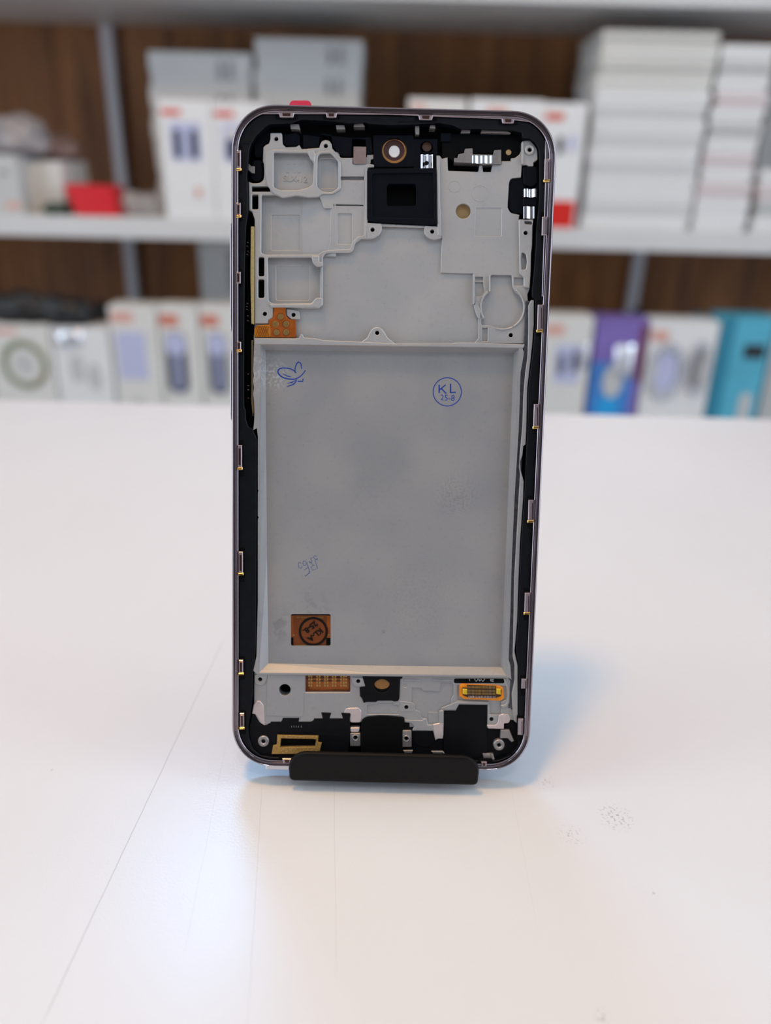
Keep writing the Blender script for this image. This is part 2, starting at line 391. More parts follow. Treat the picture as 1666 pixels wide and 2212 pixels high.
# dark pockets around the clips
def pocket(x0, y0, x1, y1, r):
    bm = BM(); P(bm, rect(x0, y0, x1, y1, r), .90, 1.6, (), 0); link('clip_pocket', bm, M['deep'], phone)
for x, y0, y1 in ((515, 313, 378), (515, 428, 478), (515, 580, 620), (516, 730, 768), (518, 950, 1030), (520, 1182, 1258), (521, 1418, 1468), (523, 1534, 1586)): pocket(x - 7, y0, x + 9, y1, 4)
for x, y0, y1 in ((1183, 330, 400), (1177, 458, 518), (1168, 648, 727), (1159, 864, 938), (1148, 1070, 1142), (1140, 1270, 1340), (1133, 1458, 1503), (1126, 1545, 1600)): pocket(x - 9, y0, x + 7, y1, 4)
for x, y, w in ((619, 250, 24), (716, 250, 18), (920, 255, 24), (1098, 262, 21), (624, 1641, 22), (1049, 1648, 16)): pocket(x - w, y - 8, x + w, y + 8, 3)

# ---- cast metal mid-frame --------------------------------------------------
T0, T1, T2, TP, TW = 1.15, 1.5, 1.9, 2.75, 3.6     # wall tops, raised plates, lower plates, board floor, well floors
UPPER = [(584, 287, 3), (609, 287, 3), (610, 311, 5), (618, 318), (640, 317), (647, 313), (652, 322), (690, 319), (692, 311), (696, 304.5), (704, 302), (712, 304.5), (716.5, 311), (718, 321), (737, 341), (758, 341), (793, 339), (793, 334), (807, 334), (807, 343), (801, 345), (801, 354), (808, 356), (808, 361), (796, 362, 1), (793, 366, 1), (793, 481), (943, 486), (943, 336), (950, 336), (955, 343), (967, 340), (968, 369, 3), (1034, 371, 3), (1036, 357), (1042, 357), (1044, 371), (1061, 371), (1064, 356), (1083, 355), (1083, 348), (1104, 348), (1104, 342), (1113, 341), (1123, 333), (1126, 325), (1127, 312), (1128, 305), (1138, 303), (1146, 303.5), (1153, 311), (1160, 320), (1162, 328), (1162, 345), (1153, 351), (1153, 359), (1142, 359), (1139, 356), (1128, 356), (1126, 383), (1104, 385, 6), (1100, 395), (1097, 448), (1103, 460, 5), (1123, 464), (1121, 474), (1153, 474), (1151, 486), (1150, 533), (1148, 546), (1147, 589), (1145, 624), (1140, 636), (1141, 650), (1135, 748), (549, 740), (548, 732), (550, 699), (550, 474), (544, 457), (538, 454), (537, 392), (546, 396, 4), (562, 395, 6), (570, 388, 6), (571, 372), (570, 354), (568, 349), (569, 318), (574, 313), (581, 310), (584, 300)]
SCREWS = [(597, 300), (704, 315), (805, 496), (934, 500), (1104, 724), (1136, 503), (1145, 323), (572, 678), (634, 680)]
def holes_for(lst, r): return [circ(x, y, r, 16) for x, y in lst]
BIGHOLE = circ(1001, 456, 16.3, 28)
WELL1 = rnd([(591, 329), (664, 330), (672, 342), (678, 352), (676, 398), (666, 405), (645, 411), (606, 411), (591, 404)], 3)
WELL2 = rnd([(686, 338), (692, 331), (714, 330), (731, 349), (731, 405), (718, 415), (696, 414), (685, 403)], 4)
WELL3 = rnd([(565, 421), (688, 420), (694, 432), (700, 450), (719, 450), (719, 441), (786, 442), (786, 509), (772, 511), (761, 524), (757, 538), (709, 540), (697, 543), (688, 550), (574, 550), (564, 546)], 3)
WELL3L = rnd([(565, 421), (688, 420), (694, 432), (700, 450), (716, 453), (714, 520), (706, 540), (697, 543), (688, 550), (574, 550), (564, 546)], 3)
WELL4 = rnd([(578, 556), (673, 556), (676, 568), (688, 572), (693, 574), (691, 645), (680, 648), (672, 655), (590, 656), (580, 650)], 3)
SLOTS = [rnd([(543.5, 402), (581, 402), (584.5, 414), (543.5, 414)], 2), rect(544, 420, 558, 452, 3), rect(558, 555, 571, 597, 4), rect(557.5, 603, 571, 643.5, 4)]
MOTOR = rnd([(1060, 594), (1106, 594), (1107, 620), (1114, 632), (1125, 640), (1131, 655), (1131, 672), (1124, 692), (1110, 704), (1092, 710), (1074, 708), (1060, 703), (1040, 703), (1039, 691), (1046, 686), (1041, 670), (1041, 655), (1047, 640), (1060, 629)], 4)
RSLOT = rnd([(1128, 544), (1137, 549), (1139, 566), (1137, 582), (1127, 583), (1126, 560)], 4)
NOTCH = rect(1111, 599, 1131, 617, 2)
bm = BM()
# board floor under everything, pierced by slots, screw holes and the big round hole
P(bm, rnd(UPPER, 1), TP, 4.6, SLOTS + [BIGHOLE, WELL1, WELL2, WELL3L, WELL4, MOTOR] + holes_for(SCREWS, 4.6) + [circ(815, 719, 4.6, 16)], .06)
# left raised block with wells
R1 = [(584, 287, 3), (609, 287, 3), (610, 311, 5), (618, 318), (640, 318), (647, 314), (652, 322), (690, 319), (692, 311), (696, 304.5), (704, 302), (712, 304.5), (716.5, 311), (718, 321), (737, 341), (762, 341), (762, 354), (793, 354), (801, 354), (808, 356), (808, 361), (796, 362, 1), (793, 366, 1), (793, 481), (824, 482), (824, 497), (818, 509), (806, 516), (776, 516), (768, 524), (765, 532), (763, 541), (757, 546), (712, 546), (703, 548), (698, 554), (697, 570), (697, 656), (689, 666), (653, 666), (640, 665), (590, 662), (590, 686), (580, 692), (580, 699), (550, 699), (550, 474), (544, 457), (538, 454), (537, 393), (546, 396, 4), (562, 395, 6), (570, 388, 6), (571, 372), (570, 354), (568, 349), (569, 318), (574, 313), (581, 310), (584, 300)]
HR1 = [WELL1, WELL2, WELL3, WELL4, rect(736, 381, 787, 389, 1)] + SLOTS + holes_for([(597, 300), (704, 315), (805, 496), (572, 678)], 4.6)
P(bm, rnd(R1, 1.2), T2 - .05, 3.0, HR1, .14)
# rim of the speaker well, a little proud, and its lower lip
P(bm, rnd([(572, 330), (590, 322), (668, 325), (680, 333), (691, 326), (716, 326), (736, 350), (736, 408), (719, 419), (694, 419), (689, 425), (668, 426), (640, 422), (610, 427), (591, 418), (577, 400), (572, 375)], 4), T1 - .05, 2.4, [WELL1, WELL2], .18)
P(bm, rnd([(664, 322), (676, 322), (682, 333), (679, 352), (670, 342)], 2), T0 + .1, 2.6, (), .2)
# terraces in well 3 and shallow pockets
P(bm, rnd([(714, 452), (720, 444), (787, 444), (787, 512), (766, 526), (763, 541), (708, 541), (713, 522)], 2), 2.0, 2.9, [rect(729, 461, 761, 527, 4)], .12)
P(bm, rect(727, 459, 763, 529, 3), 2.25, 2.9, (), .05)
P(bm, [(562, 418), (700, 418), (720, 450), (720, 540), (690, 553), (562, 553)], TW - .1, 4.4, [rnd([(587, 464), (648, 464), (648, 540), (586, 540)], 3)], .08)
P(bm, [(562, 418), (720, 418), (720, 553), (562, 553)], TW + .08, 4.4, (), 0)
P(bm, rect(576, 553, 698, 658), TW - .1, 4.4, [rect(597, 575, 668, 648, 3)], .12); P(bm, rect(576, 553, 698, 658), TW + .1, 4.4, (), 0)
P(bm, rect(588, 326, 682, 414), 3.0, 4.4, (), .05)
P(bm, rect(683, 328, 734, 417), 2.8, 4.4, [rect(692, 343, 723, 407, 3)], .1); P(bm, rect(683, 328, 734, 417), 3.0, 4.4, (), 0)
P(bm, rect(1030, 590, 1136, 714), 3.1, 4.4, (), 0)
# ramp running down into the square well
q = [[bm.verts.new((L(x, y, d)[0] * MM, L(x, y, d)[1] * MM, -d * MM)) for x, d in ((726, 2.0), (718, 2.15), (654, TW - .1), (654, 4.4), (726, 4.4))] for y in (416, 554)]
for k in range(5): bm.faces.new((q[0][k], q[0][(k + 1) % 5], q[1][(k + 1) % 5], q[1][k]))
fs = [bm.faces.new(q[0][::-1]), bm.faces.new(q[1])]
P(bm, rnd([(619, 667), (646, 672), (648, 690), (630, 690), (619, 681)], 3), 2.15, 4.4, holes_for([(634, 680)], 4.6), .08)
# bumps and the mould number in the speaker well
text_into(bm, 'SLX-12', 1.95, 638, 387, -1.4, 3.0, .12)
for x, y in ((623, 354), (637, 353), (622, 372), (636, 372), (646, 372)): P(bm, rect(x - 3, y - 1.5, x + 3, y + 1.5), 2.9, 3.1, (), .04)
# little posts at corners of well 4 and ridge under the bracket
P(bm, rnd([(674, 552), (690, 552), (690, 566), (697, 566), (697, 576), (684, 576), (676, 568)], 2), 1.35, 2.4, (), .2)
P(bm, rnd([(678, 648), (684, 643), (697, 643), (697, 660), (688, 665), (672, 662)], 2), 1.35, 2.4, (), .2)
P(bm, rnd([(580, 656), (672, 656), (680, 650), (686, 650), (684, 660), (675, 664), (584, 664)], 1.5), 1.45, 2.4, (), .18)
P(bm, [(824, 483), (918, 487), (918, 492), (824, 489)], 1.95, 2.5, (), .15)
P(bm, [(790, 362), (794, 366), (794, 514), (788, 514)], 1.5, 2.5, (), .1)
# right raised plate with the vibration-motor seat
R2 = [(943, 336), (950, 336), (955, 343), (967, 340), (968, 369, 3), (1034, 371, 3), (1036, 357), (1042, 357), (1044, 371), (1061, 371), (1064, 356), (1083, 355), (1083, 348), (1104, 348), (1104, 342), (1113, 341), (1123, 333), (1126, 325), (1128, 356), (1126, 383), (1104, 385, 6), (1100, 395), (1097, 448), (1103, 460, 5), (1123, 464), (1121, 474), (1124, 520), (1124, 592), (1145, 600), (1145, 624), (1140, 636), (1141, 650), (1138, 742), (1024, 742, 5), (1034, 731), (1034, 672), (1022, 658), (1023, 591), (952, 589), (955, 515), (948, 488), (943, 486)]
SQR = rnd([(1028.5, 449), (1084, 449), (1083, 510), (1027, 510)], 2)
TR = 2.25
HR2 = [MOTOR, BIGHOLE, SQR, NOTCH, rect(1027, 598, 1044, 606, 1), rnd([(1026, 609), (1044, 609), (1046, 632), (1040, 640), (1027, 640)], 2), rect(1042, 708, 1054, 737, 1)] + holes_for([(1104, 724)], 4.6)
P(bm, rnd(R2, 1.2), TR, 3.0, HR2, .12)
P(bm, rect(1020, 440, 1092, 518), TR + .14, 2.9, (), .02)
# boss (right) and strip along the bracket
P(bm, rnd([(917, 487), (947, 489), (951, 500), (955, 514), (938, 518), (925, 514), (917, 505)], 4), 1.6, 3.1, holes_for([(934, 500)], 4.6), .16)
P(bm, [(944, 338), (950, 338), (951, 430), (954, 510), (946, 508)], 1.45, 3.1, (), .12)
P(bm, rnd([(793, 481), (825, 483), (825, 497), (819, 508), (807, 515), (790, 514)], 3), 1.5, 3.1, holes_for([(805, 496)], 4.6), .16)
# right hand strip with screw hole and slot
P(bm, rnd([(1121, 474), (1153, 474), (1151, 486), (1150, 533), (1148, 546), (1147, 589), (1145, 622), (1134, 620), (1132, 600), (1123, 590), (1122, 520)], 2), 1.6, 3.1, [RSLOT, rnd([(1133, 477), (1150, 478), (1150, 485), (1134, 484)], 3)] + holes_for([(1136, 503)], 4.6), .14)
# top-right corner boss
P(bm, rnd([(1127, 312), (1128, 305), (1138, 303), (1146, 303.5), (1153, 311), (1160, 320), (1162, 328), (1162, 345), (1153, 351), (1153, 359), (1142, 359), (1139, 356), (1128, 356)], 1.5), 1.9, 4.4, holes_for([(1145, 323)], 4.6), .14)
P(bm, circ(1145, 323, 11, 22), 1.45, 2.3, [circ(1145, 323, 4.8, 16)], .2)
P(bm, rnd([(1127, 308), (1132, 306), (1132, 354), (1127, 354)], 1), 1.5, 2.3, (), .1)
# motor seat walls
def arc_wall(cx, cy, r0, r1, a0, a1, d1, d0, n=14):
    p = [(cx + r1 * math.cos(R(a0 + (a1 - a0) * k / n)), cy + r1 * math.sin(R(a0 + (a1 - a0) * k / n))) for k in range(n + 1)]
    p += [(cx + r0 * math.cos(R(a1 + (a0 - a1) * k / n)), cy + r0 * math.sin(R(a1 + (a0 - a1) * k / n))) for k in range(n + 1)]
    P(bm, p, d1, d0, (), .12)
arc_wall(1086, 664, 45, 49, 150, 228, 1.95, 3.2)
arc_wall(1086, 664, 45.5, 49.5, -52, 60, 1.95, 3.1)
arc_wall(1086, 664, 46, 49, 62, 108, 2.0, 3.1)
P(bm, rnd([(1029, 650), (1040, 672), (1036, 690), (1031, 684), (1024, 662)], 3), 1.9, 3.1, (), .12)
P(bm, [(1022, 592), (1026, 592), (1026, 655), (1022, 657)], 1.6, 3.1, (), .1)
P(bm, rect(1057, 594, 1060, 630), 1.6, 3.1, (), .08)
# wall top between board bay and battery bay, with the screw bump
P(bm, rnd([(549, 731), (583, 731), (645, 731), (650, 722), (653, 722), (657, 729), (691, 732), (697, 735), (776, 738), (856, 742), (978, 742), (985, 740), (1024, 740), (1134, 744), (1131, 752), (1123, 752), (561, 744), (549, 745)], 1.5), T0, 2.9, (), .14)
P(bm, rnd([(776, 742), (794, 729), (800, 715), (807, 708), (815, 706), (823, 708), (830, 716), (838, 730), (858, 745)], 5), T0 + .12, 2.6, [circ(815, 719, 4.6, 16)], .2)
# engraved ring marks on the plate
for x, y, r in ((1037, 418, 18), (982, 403, 13)):
    pr = [L(*q, TR) for q in circ(x, y, r, 32)]; pi = [L(*q, TR) for q in circ(x, y, r - 1.2, 32)]
    prism_loops(bm, pr, [pi], -TR + .045, -TR - .2, .02)
# countersunk collars around the screw holes
for x, y in SCREWS[:6] + SCREWS[7:8]:
    dd = {597: T2 - .05, 704: T2 - .05, 805: 1.5, 934: 1.6, 1104: TR, 1136: 1.6}.get(x, T2 - .05)
    P(bm, circ(x, y, 7.0, 20), dd - .06, dd + .2, [circ(x, y, 4.8, 16)], .05)
upper = link('board_plate', bm, M['cast'], phone)
upper['label'] = 'cast grey metal plate with recessed wells and screw holes'
# dark bottoms of the slots are the tray itself; screw holes get a threaded insert
bm = BM(); P(bm, circ(1001, 456, 19, 24), 3.5, 4.0, (), 0); o = link('round_hole_backing', bm, M['tan'], phone); o['label'] = 'tan paper seen through the round hole'
for pts in ([(551, 437), (558, 437), (558, 452), (551, 452)], [(564, 585), (571, 585), (571, 597), (564, 597)], [(565, 630), (571, 630), (571, 643), (565, 643)]):
    pass

# ---- battery tray: floor, sloped walls, rails ------------------------------
def loft(bm, top, bot, d1, d0):
    a = [bm.verts.new((p[0] * MM, p[1] * MM, -d1 * MM)) for p in top]; b = [bm.verts.new((p[0] * MM, p[1] * MM, -d0 * MM)) for p in bot]
    n = len(a)
    for i in range(n):
        j = (i + 1) % n
        bm.faces.new((a[i], a[j], b[j], b[i]))
    return b
BT = [(563, 745), (842, 749), (1121, 753), (1112, 1000), (1101, 1240), (1094, 1459), (830, 1456), (560, 1453), (562, 1200), (562, 950)]
BF = [(574, 757), (842, 760), (1110, 763), (1101, 1000), (1091, 1240), (1083, 1441), (830, 1438), (580, 1433), (577, 1200), (575, 950)]
DF = 3.3
WINDOW = rect(628.5, 1326.5, 714.5, 1395.5, 4)
bm = BM()
top = [L(x, y, T0) for x, y in BT]; mid = [L(x, y, DF) for x, y in BF]
loft(bm, top, mid, T0, DF)
bmesh.ops.recalc_face_normals(bm, faces=bm.faces[:])
# the loft ring must face the viewer
for f in bm.faces:
    if f.normal.z < 0: f.normal_flip()
P(bm, [(x, y) for x, y in rnd(BF, 2)], DF, 3.9, [WINDOW, circ(829, 1364, 4.2, 16)], 0)
P(bm, circ(829, 1364, 6, 18), DF + .12, 3.9, (), 0)
# rails round the tray
LEFT = [(549, 744), (547, 800), (548.5, 812), (546.5, 822), (549, 838), (547, 850), (549, 866), (549.7, 895), (549, 912), (547, 929), (555, 925), (557, 942), (557, 1058), (558.5, 1060), (557, 1064), (557, 1115), (559, 1118), (557, 1121), (557, 1300), (555, 1380), (554, 1418), (547, 1449), (556, 1457)]
RIGHT_IN = [(1129, 752), (1132, 760), (1131, 771), (1125, 804), (1123, 871), (1121, 929), (1112, 1075), (1106, 1209), (1103, 1320), (1100, 1400), (1099, 1424), (1103, 1438), (1105, 1469)]
tr = LEFT + [(1098, 1463)] + RIGHT_IN[::-1]
P(bm, tr, T0, 3.9, [BT], .05)
P(bm, [(1142, 660), (1148, 648), (1154, 648), (1154, 700), (1150, 749), (1144, 804), (1140, 838), (1138, 920), (1136, 960), (1131, 964), (1129, 984), (1124, 998), (1125, 1015), (1132, 1040), (1131, 1075), (1124, 1175), (1121, 1253), (1118, 1342), (1115, 1380), (1112, 1407), (1119, 1438), (1119, 1564), (1111, 1558), (1108, 1540), (1106, 1500), (1112, 1469), (1112, 1438), (1108, 1418), (1109, 1380), (1110, 1320), (1111, 1253), (1116, 1164), (1121, 1075), (1124, 1025), (1122, 1010), (1123, 985), (1129, 920), (1131, 857), (1135, 806), (1140, 771), (1142, 715)], T0 + .05, 3.4, (), .14)
tray = link('battery_tray', bm, M['tray'], phone)
tray['label'] = 'flat grey battery bay with sloped walls'
bm = BM()
P(bm, [(1136, 650), (1149, 650), (1145, 720), (1142, 780), (1134, 860), (1131, 930), (1124, 1078), (1117, 1170), (1113, 1260), (1112, 1400), (1114, 1440), (1114, 1470), (1107, 1530), (1098, 1530), (1103, 1470), (1098, 1425), (1102, 1320), (1105, 1205), (1111, 1075), (1119, 929), (1121, 871), (1124, 800), (1130, 771), (1133, 715)], 1.75, 3.4, (), .1)
o = link('adhesive_strip', bm, M['glue'], phone); o['label'] = 'dark grey adhesive in the groove beside the battery bay'

# ---- flex behind the tray window with black marker writing -----------------
bm = BM(); P(bm, rect(622, 1320, 721, 1402), 3.95, 4.2, (), 0)
win = link('window_flex', bm, M['flex'], phone); win['label'] = 'amber flex cable with black marker ring in the tray window'
bm = BM(); P(bm, rect(634, 1331, 706, 1378), 3.9, 4.0, (), .02); P(bm, rect(635, 1378, 705, 1396), 3.91, 4.0, (), .02); link('flex_patch', bm, M['flexdark'], win)
bm = BM(); P(bm, rect(628, 1377, 634, 1397), 3.9, 4.05, (), 0); P(bm, rect(705, 1378, 716, 1397), 3.9, 4.05, (), 0); P(bm, rect(628, 1325, 716, 1329.5), 3.88, 4.05, (), 0); link('black_border', bm, M['deep'], win)
bm = BM()
for k in range(19): P(bm, rect(641 + k * 3.1, 1332.5, 642.6 + k * 3.1, 1335), 3.85, 4.0, (), 0)
P(bm, circ(635, 1372, 2, 10), 3.85, 4.0, (), 0); P(bm, circ(711, 1371.5, 2, 10), 3.85, 4.0, (), 0)
P(bm, rect(636, 1393, 662, 1395.5), 3.85, 4.0, (), 0)
link('copper_contact', bm, M['brass'], win)
bm = BM()
stroke(bm, circ(677, 1364, 29, 40, 29), 5, 3.9, .09, True, 0, False)
text_into(bm, '25-8.', 2.0, 670, 1355, -140, 3.9, .09, bold=.07)
text_into(bm, 'KL-A', 2.0, 681, 1371, -140, 3.9, .09, bold=.07)
link('marker_writing', bm, M['inkblack'], win)

# ---- ink marks on the battery bay ------------------------------------------
bm = BM()
stroke(bm, circ(966.5, 846.5, 30.5, 48), 2.0, DF, .02, True, 0, False)
stroke(bm, [(949, 831), (949, 849)], 3, DF, .02, smooth=False); stroke(bm, [(963, 831), (950, 842)], 2.6, DF, .02, smooth=False); stroke(bm, [(953.5, 839), (964, 850)], 2.8, DF, .02, smooth=False)
stroke(bm, [(973.5, 829), (973.5, 849)], 3, DF, .02, smooth=False); stroke(bm, [(972, 848), (985, 847.5)], 2.8, DF, .02, smooth=False)
text_into(bm, '25-8', 2.0, 967, 860, -1.4, DF, .02, stretch=1.0)
o = link('ink_stamp', bm, M['ink'], phone); o['label'] = 'round blue stamp reading KL 25-8'
bm = BM()
stroke(bm, [(640, 806), (634, 800), (625, 796), (612, 795), (604, 797), (600.5, 802), (603, 809), (611, 815), (623, 818.5), (636, 819), (646, 815), (654, 808), (660, 800)], 3.0, DF, .02, taper=.35)
stroke(bm, [(638, 805), (637.5, 797), (641, 786), (646, 782.5), (650.5, 787), (652, 797)], 2.6, DF, .02, taper=.3)
stroke(bm, [(611, 807), (620, 812), (629, 814)], 2.2, DF, .02, taper=.5)
stroke(bm, [(642, 820), (630, 826), (621, 828)], 2.3, DF, .02, taper=.5)
stroke(bm, [(641, 822), (634, 830), (620, 835)], 2.8, DF, .02, taper=.5)
stroke(bm, [(643, 823.5), (654, 824), (655, 818)], 2.6, DF, .02, smooth=False)
o = link('ink_drawing', bm, M['ink'], phone); o['label'] = 'hand-drawn blue ink squiggle'
bm = BM()
for pts in ([(684.5, 1202), (681, 1200.5), (677.5, 1203), (680, 1206.5), (684, 1209), (685, 1206), (686, 1211)], [(675, 1205), (671, 1207), (674, 1212), (670, 1216), (667.5, 1212)], [(664.5, 1214.5), (663.5, 1215.5)], [(660, 1212), (656, 1212.5), (654.5, 1218), (658, 1222), (661.5, 1219), (661, 1213)], [(651, 1217), (646, 1215), (644.5, 1221), (647, 1226), (651.5, 1227), (653, 1222)]):
    stroke(bm, pts, 1.2, DF, .02)
for pts in ([(680, 1208.5), (686, 1228), (675, 1232), (672, 1225), (679, 1220)], [(677, 1221), (670, 1213)], [(663, 1216), (669.5, 1236), (661, 1244)], [(665, 1226), (658, 1231)], [(667, 1234), (669.5, 1237), (659.5, 1245), (658.5, 1242)]):
    stroke(bm, pts, 1.3, DF, .02, smooth=False)
o = link('ink_stamp', bm, M['inkpale'], phone); o['label'] = 'faded upside-down stamp reading RF 25-09'

# ---- bottom plate ----------------------------------------------------------
BOT = [(549, 1453), (1098, 1461), (1105, 1475), (1104, 1505), (1100, 1524), (1111, 1540), (1111, 1556), (1102, 1555), (1101, 1561), (1089, 1563), (1089, 1572), (1053, 1572), (1054, 1523), (992, 1522), (985, 1535), (959, 1535), (958, 1590), (940, 1592), (936, 1579), (891, 1579), (895, 1570), (890, 1562), (874, 1561), (873, 1550), (840, 1547), (793, 1549), (783, 1554), (781, 1560), (757, 1560), (755, 1556), (678, 1556), (670, 1560), (611, 1560), (584, 1562), (572, 1568), (560, 1560), (549, 1540)]
FWIN = rect(659.5, 1459, 757, 1496, 2)
PADHOLE = circ(825.5, 1482, 17.5, 24, 14.5)
BREC = rnd([(890, 1486), (911, 1486), (913, 1493), (950, 1494), (952, 1475), (976, 1475), (980, 1482), (980, 1503), (975, 1508), (975, 1529), (957, 1529), (950, 1537), (949, 1564), (925, 1564), (922, 1552), (910, 1551), (907, 1536), (896, 1533), (896, 1520), (889, 1519)], 2.5)
SC2 = [(562, 1468), (774, 1472), (878, 1528), (1062, 1554)]
DB = 1.85
bm = BM()
CONNREC = rnd([(988, 1480), (1094, 1482), (1094, 1512), (1083, 1515), (1083, 1544), (1060, 1544), (1057, 1516), (988, 1513)], 2)
P(bm, rnd(BOT, 1.5), DB, 4.6, [FWIN, BREC, circ(615.5, 1490.5, 12.7, 28), rnd([(793, 1523), (815, 1523), (818, 1520), (848, 1520), (851, 1524), (862, 1524), (862, 1543), (793, 1543)], 3), rect(981, 1466, 1090, 1476.3, 4), CONNREC, circ(875.5, 1481, 4.2, 14)] + holes_for(SC2, 4.4), .1)
P(bm, rect(885, 1470, 984, 1570), 2.15, 4.6, (), 0)
P(bm, circ(930, 1511, 17, 28), 2.11, 2.3, (), .03); P(bm, rect(877, 1538, 908, 1555, 1), 1.98, 2.3, (), .06); P(bm, rect(925, 1538, 949, 1562, 1), 2.02, 2.3, (), .06)
P(bm, rect(788, 1518, 866, 1546), 2.1, 4.6, (), 0)
P(bm, [(986, 1474), (1098, 1476), (1096, 1548), (986, 1546)], 2.25, 4.6, (), 0)
P(bm, circ(875.5, 1481, 6, 14), 2.0, 4.6, (), 0)
# raised leaf with the round hole, bosses, rails
P(bm, rnd([(578, 1455), (658, 1457), (656, 1500), (655, 1548), (575, 1546)], 1.5), DB - .16, 3.0, [circ(615.5, 1490.5, 12.7, 28)], .06)
P(bm, rnd([(550, 1456), (576, 1456), (576, 1470), (570, 1481), (561, 1482), (550, 1477)], 4), DB - .3, 3.0, holes_for([(562, 1468)], 4.6), .14)
P(bm, rnd([(760, 1464), (784, 1464), (790, 1483), (767, 1484), (760, 1475)], 2), DB - .3, 3.0, holes_for([(774, 1472)], 4.6), .12)
P(bm, rnd([(862, 1514), (892, 1518), (893, 1538), (866, 1538)], 2), DB - .12, 3.0, holes_for([(878, 1528)], 4.8), .1)
P(bm, rnd([(1054, 1544), (1075, 1544), (1075, 1563), (1054, 1566)], 2), DB - .12, 3.0, holes_for([(1062, 1554)], 4.8), .1)
for x0, x1 in ((872, 907), (934, 977)): P(bm, [(x0, 1467), (x1, 1468), (x1, 1473), (x0, 1472)], DB - .2, 2.4, (), .12)
P(bm, [(549, 1453), (1104, 1460), (1104, 1465), (556, 1458)], T0 + .15, 2.6, (), .12)
P(bm, rnd([(987, 1516), (1056, 1517), (1056, 1522), (991, 1521), (985, 1533), (960, 1534), (953, 1530)], 1), DB - .22, 2.6, (), .1)
P(bm, rnd([(874, 1555), (912, 1556), (918, 1552), (922, 1553), (924, 1566), (934, 1567), (936, 1579), (891, 1578), (895, 1570), (888, 1562), (874, 1560)], 1), DB - .2, 3.2, (), .12)
P(bm, [(949, 1536), (958, 1534), (958, 1562), (949, 1562)], DB - .2, 3.0, (), .1)
# cable channel curving round the lower right
P(bm, rnd([(1088, 1466), (1093, 1466), (1102, 1490), (1101, 1518), (1094, 1530), (1084, 1530), (1081, 1524), (1092, 1522), (1096, 1512), (1096, 1490)], 3), DB - .25, 2.6, (), .14)
for x, y in SC2: P(bm, circ(x, y, 7, 20), {562: DB - .36, 774: DB - .36}.get(x, DB - .18), DB + .1, [circ(x, y, 4.7, 16)], .05)
o = link('lower_plate', bm, M['tray'], phone); o['label'] = 'lower grey metal plate with a round hole and recesses'  # same casting, given the darker tray tone to offset table bounce light
# rose tinted metal pads
for pts, d in (([(548, 1522), (555, 1514), (562, 1514), (570, 1524), (572, 1568), (563, 1562), (554, 1545), (544, 1543)], DB - .1),
               ([(743, 1540), (747, 1531), (754, 1529), (775, 1529), (781, 1536), (781, 1554), (778, 1561), (758, 1561), (757, 1541)], DB - .1),
               ([(1052, 1566), (1072, 1566), (1076, 1560), (1078, 1546), (1086, 1542), (1098, 1543), (1104, 1552), (1100, 1562), (1089, 1563), (1089, 1575), (1054, 1574)], DB - .2),
               ([(935, 1565), (958, 1560), (957, 1596), (946, 1596), (941, 1600), (936, 1578)], DB - .15), ([(757, 1572), (778, 1572), (775, 1582), (758, 1582)], 1.6)):
    bm = BM(); P(bm, rnd(pts, 2.5), d, 3, (), .12); o = link('contact_pad', bm, M['pink'], phone); o['label'] = 'pale rose grounding pad'
# flex seen through the lower opening, with rows of contacts
bm = BM(); P(bm, rect(655, 1452, 761, 1500), 3.0, 3.3, (), 0); lf = link('lower_flex', bm, M['flexbrown'], phone); lf['label'] = 'brown flex with rows of gold solder pads'
bm = BM(); P(bm, rnd([(667, 1478), (672, 1462), (745, 1464), (754, 1466), (755, 1490), (720, 1489), (690, 1491), (669, 1489)], 2), 2.95, 3.1, (), .03); link('flex_patch', bm, M['flexorange' if False else 'flex'], lf)
bm = BM()
for i, x in enumerate((668, 673, 685, 691, 702, 708, 719, 725, 737, 743, 748)):
    for y in (1461, 1467.5, 1474.5, 1481): P(bm, rect(x - 1.7, y - 2.2, x + 1.7, y + 2.2), 2.9, 3.1, (), 0)
link('solder_pad', bm, M['gold'], lf)
bm = BM()
for i, x in enumerate((679, 696, 713, 731)):
    for y in (1464, 1470.5): P(bm, rect(x - 4, y - 1.5, x + 4, y + 1.5), 2.9, 3.1, (), 0)
link('chip', bm, M['conn'], lf)
# black foam pad with a tan disc
bm = BM()
P(bm, rnd([(783, 1462), (786, 1458), (858, 1459), (869, 1461), (870, 1466), (865, 1467), (863, 1510), (860, 1515), (852, 1516), (848, 1514), (816, 1514), (813, 1517), (791, 1517), (786, 1519), (782, 1508), (778, 1505), (777, 1485), (789, 1483)], 2), DB - .35, 3, [PADHOLE], .15)
pad = link('foam_pad', bm, M['pad'], phone); pad['label'] = 'black foam pad with a round hole'
bm = BM(); P(bm, circ(825.5, 1482, 19, 24, 16), DB - .03, 3, (), 0); link('hole_shade', bm, M['deep'], pad)  # black disc standing in for shade in the lower part of the hole
bm = BM(); P(bm, circ(825.5, 1477, 16.5, 24, 11.5), DB - .07, 3, (), 0); link('paper_disc', bm, M['tandark'], pad)

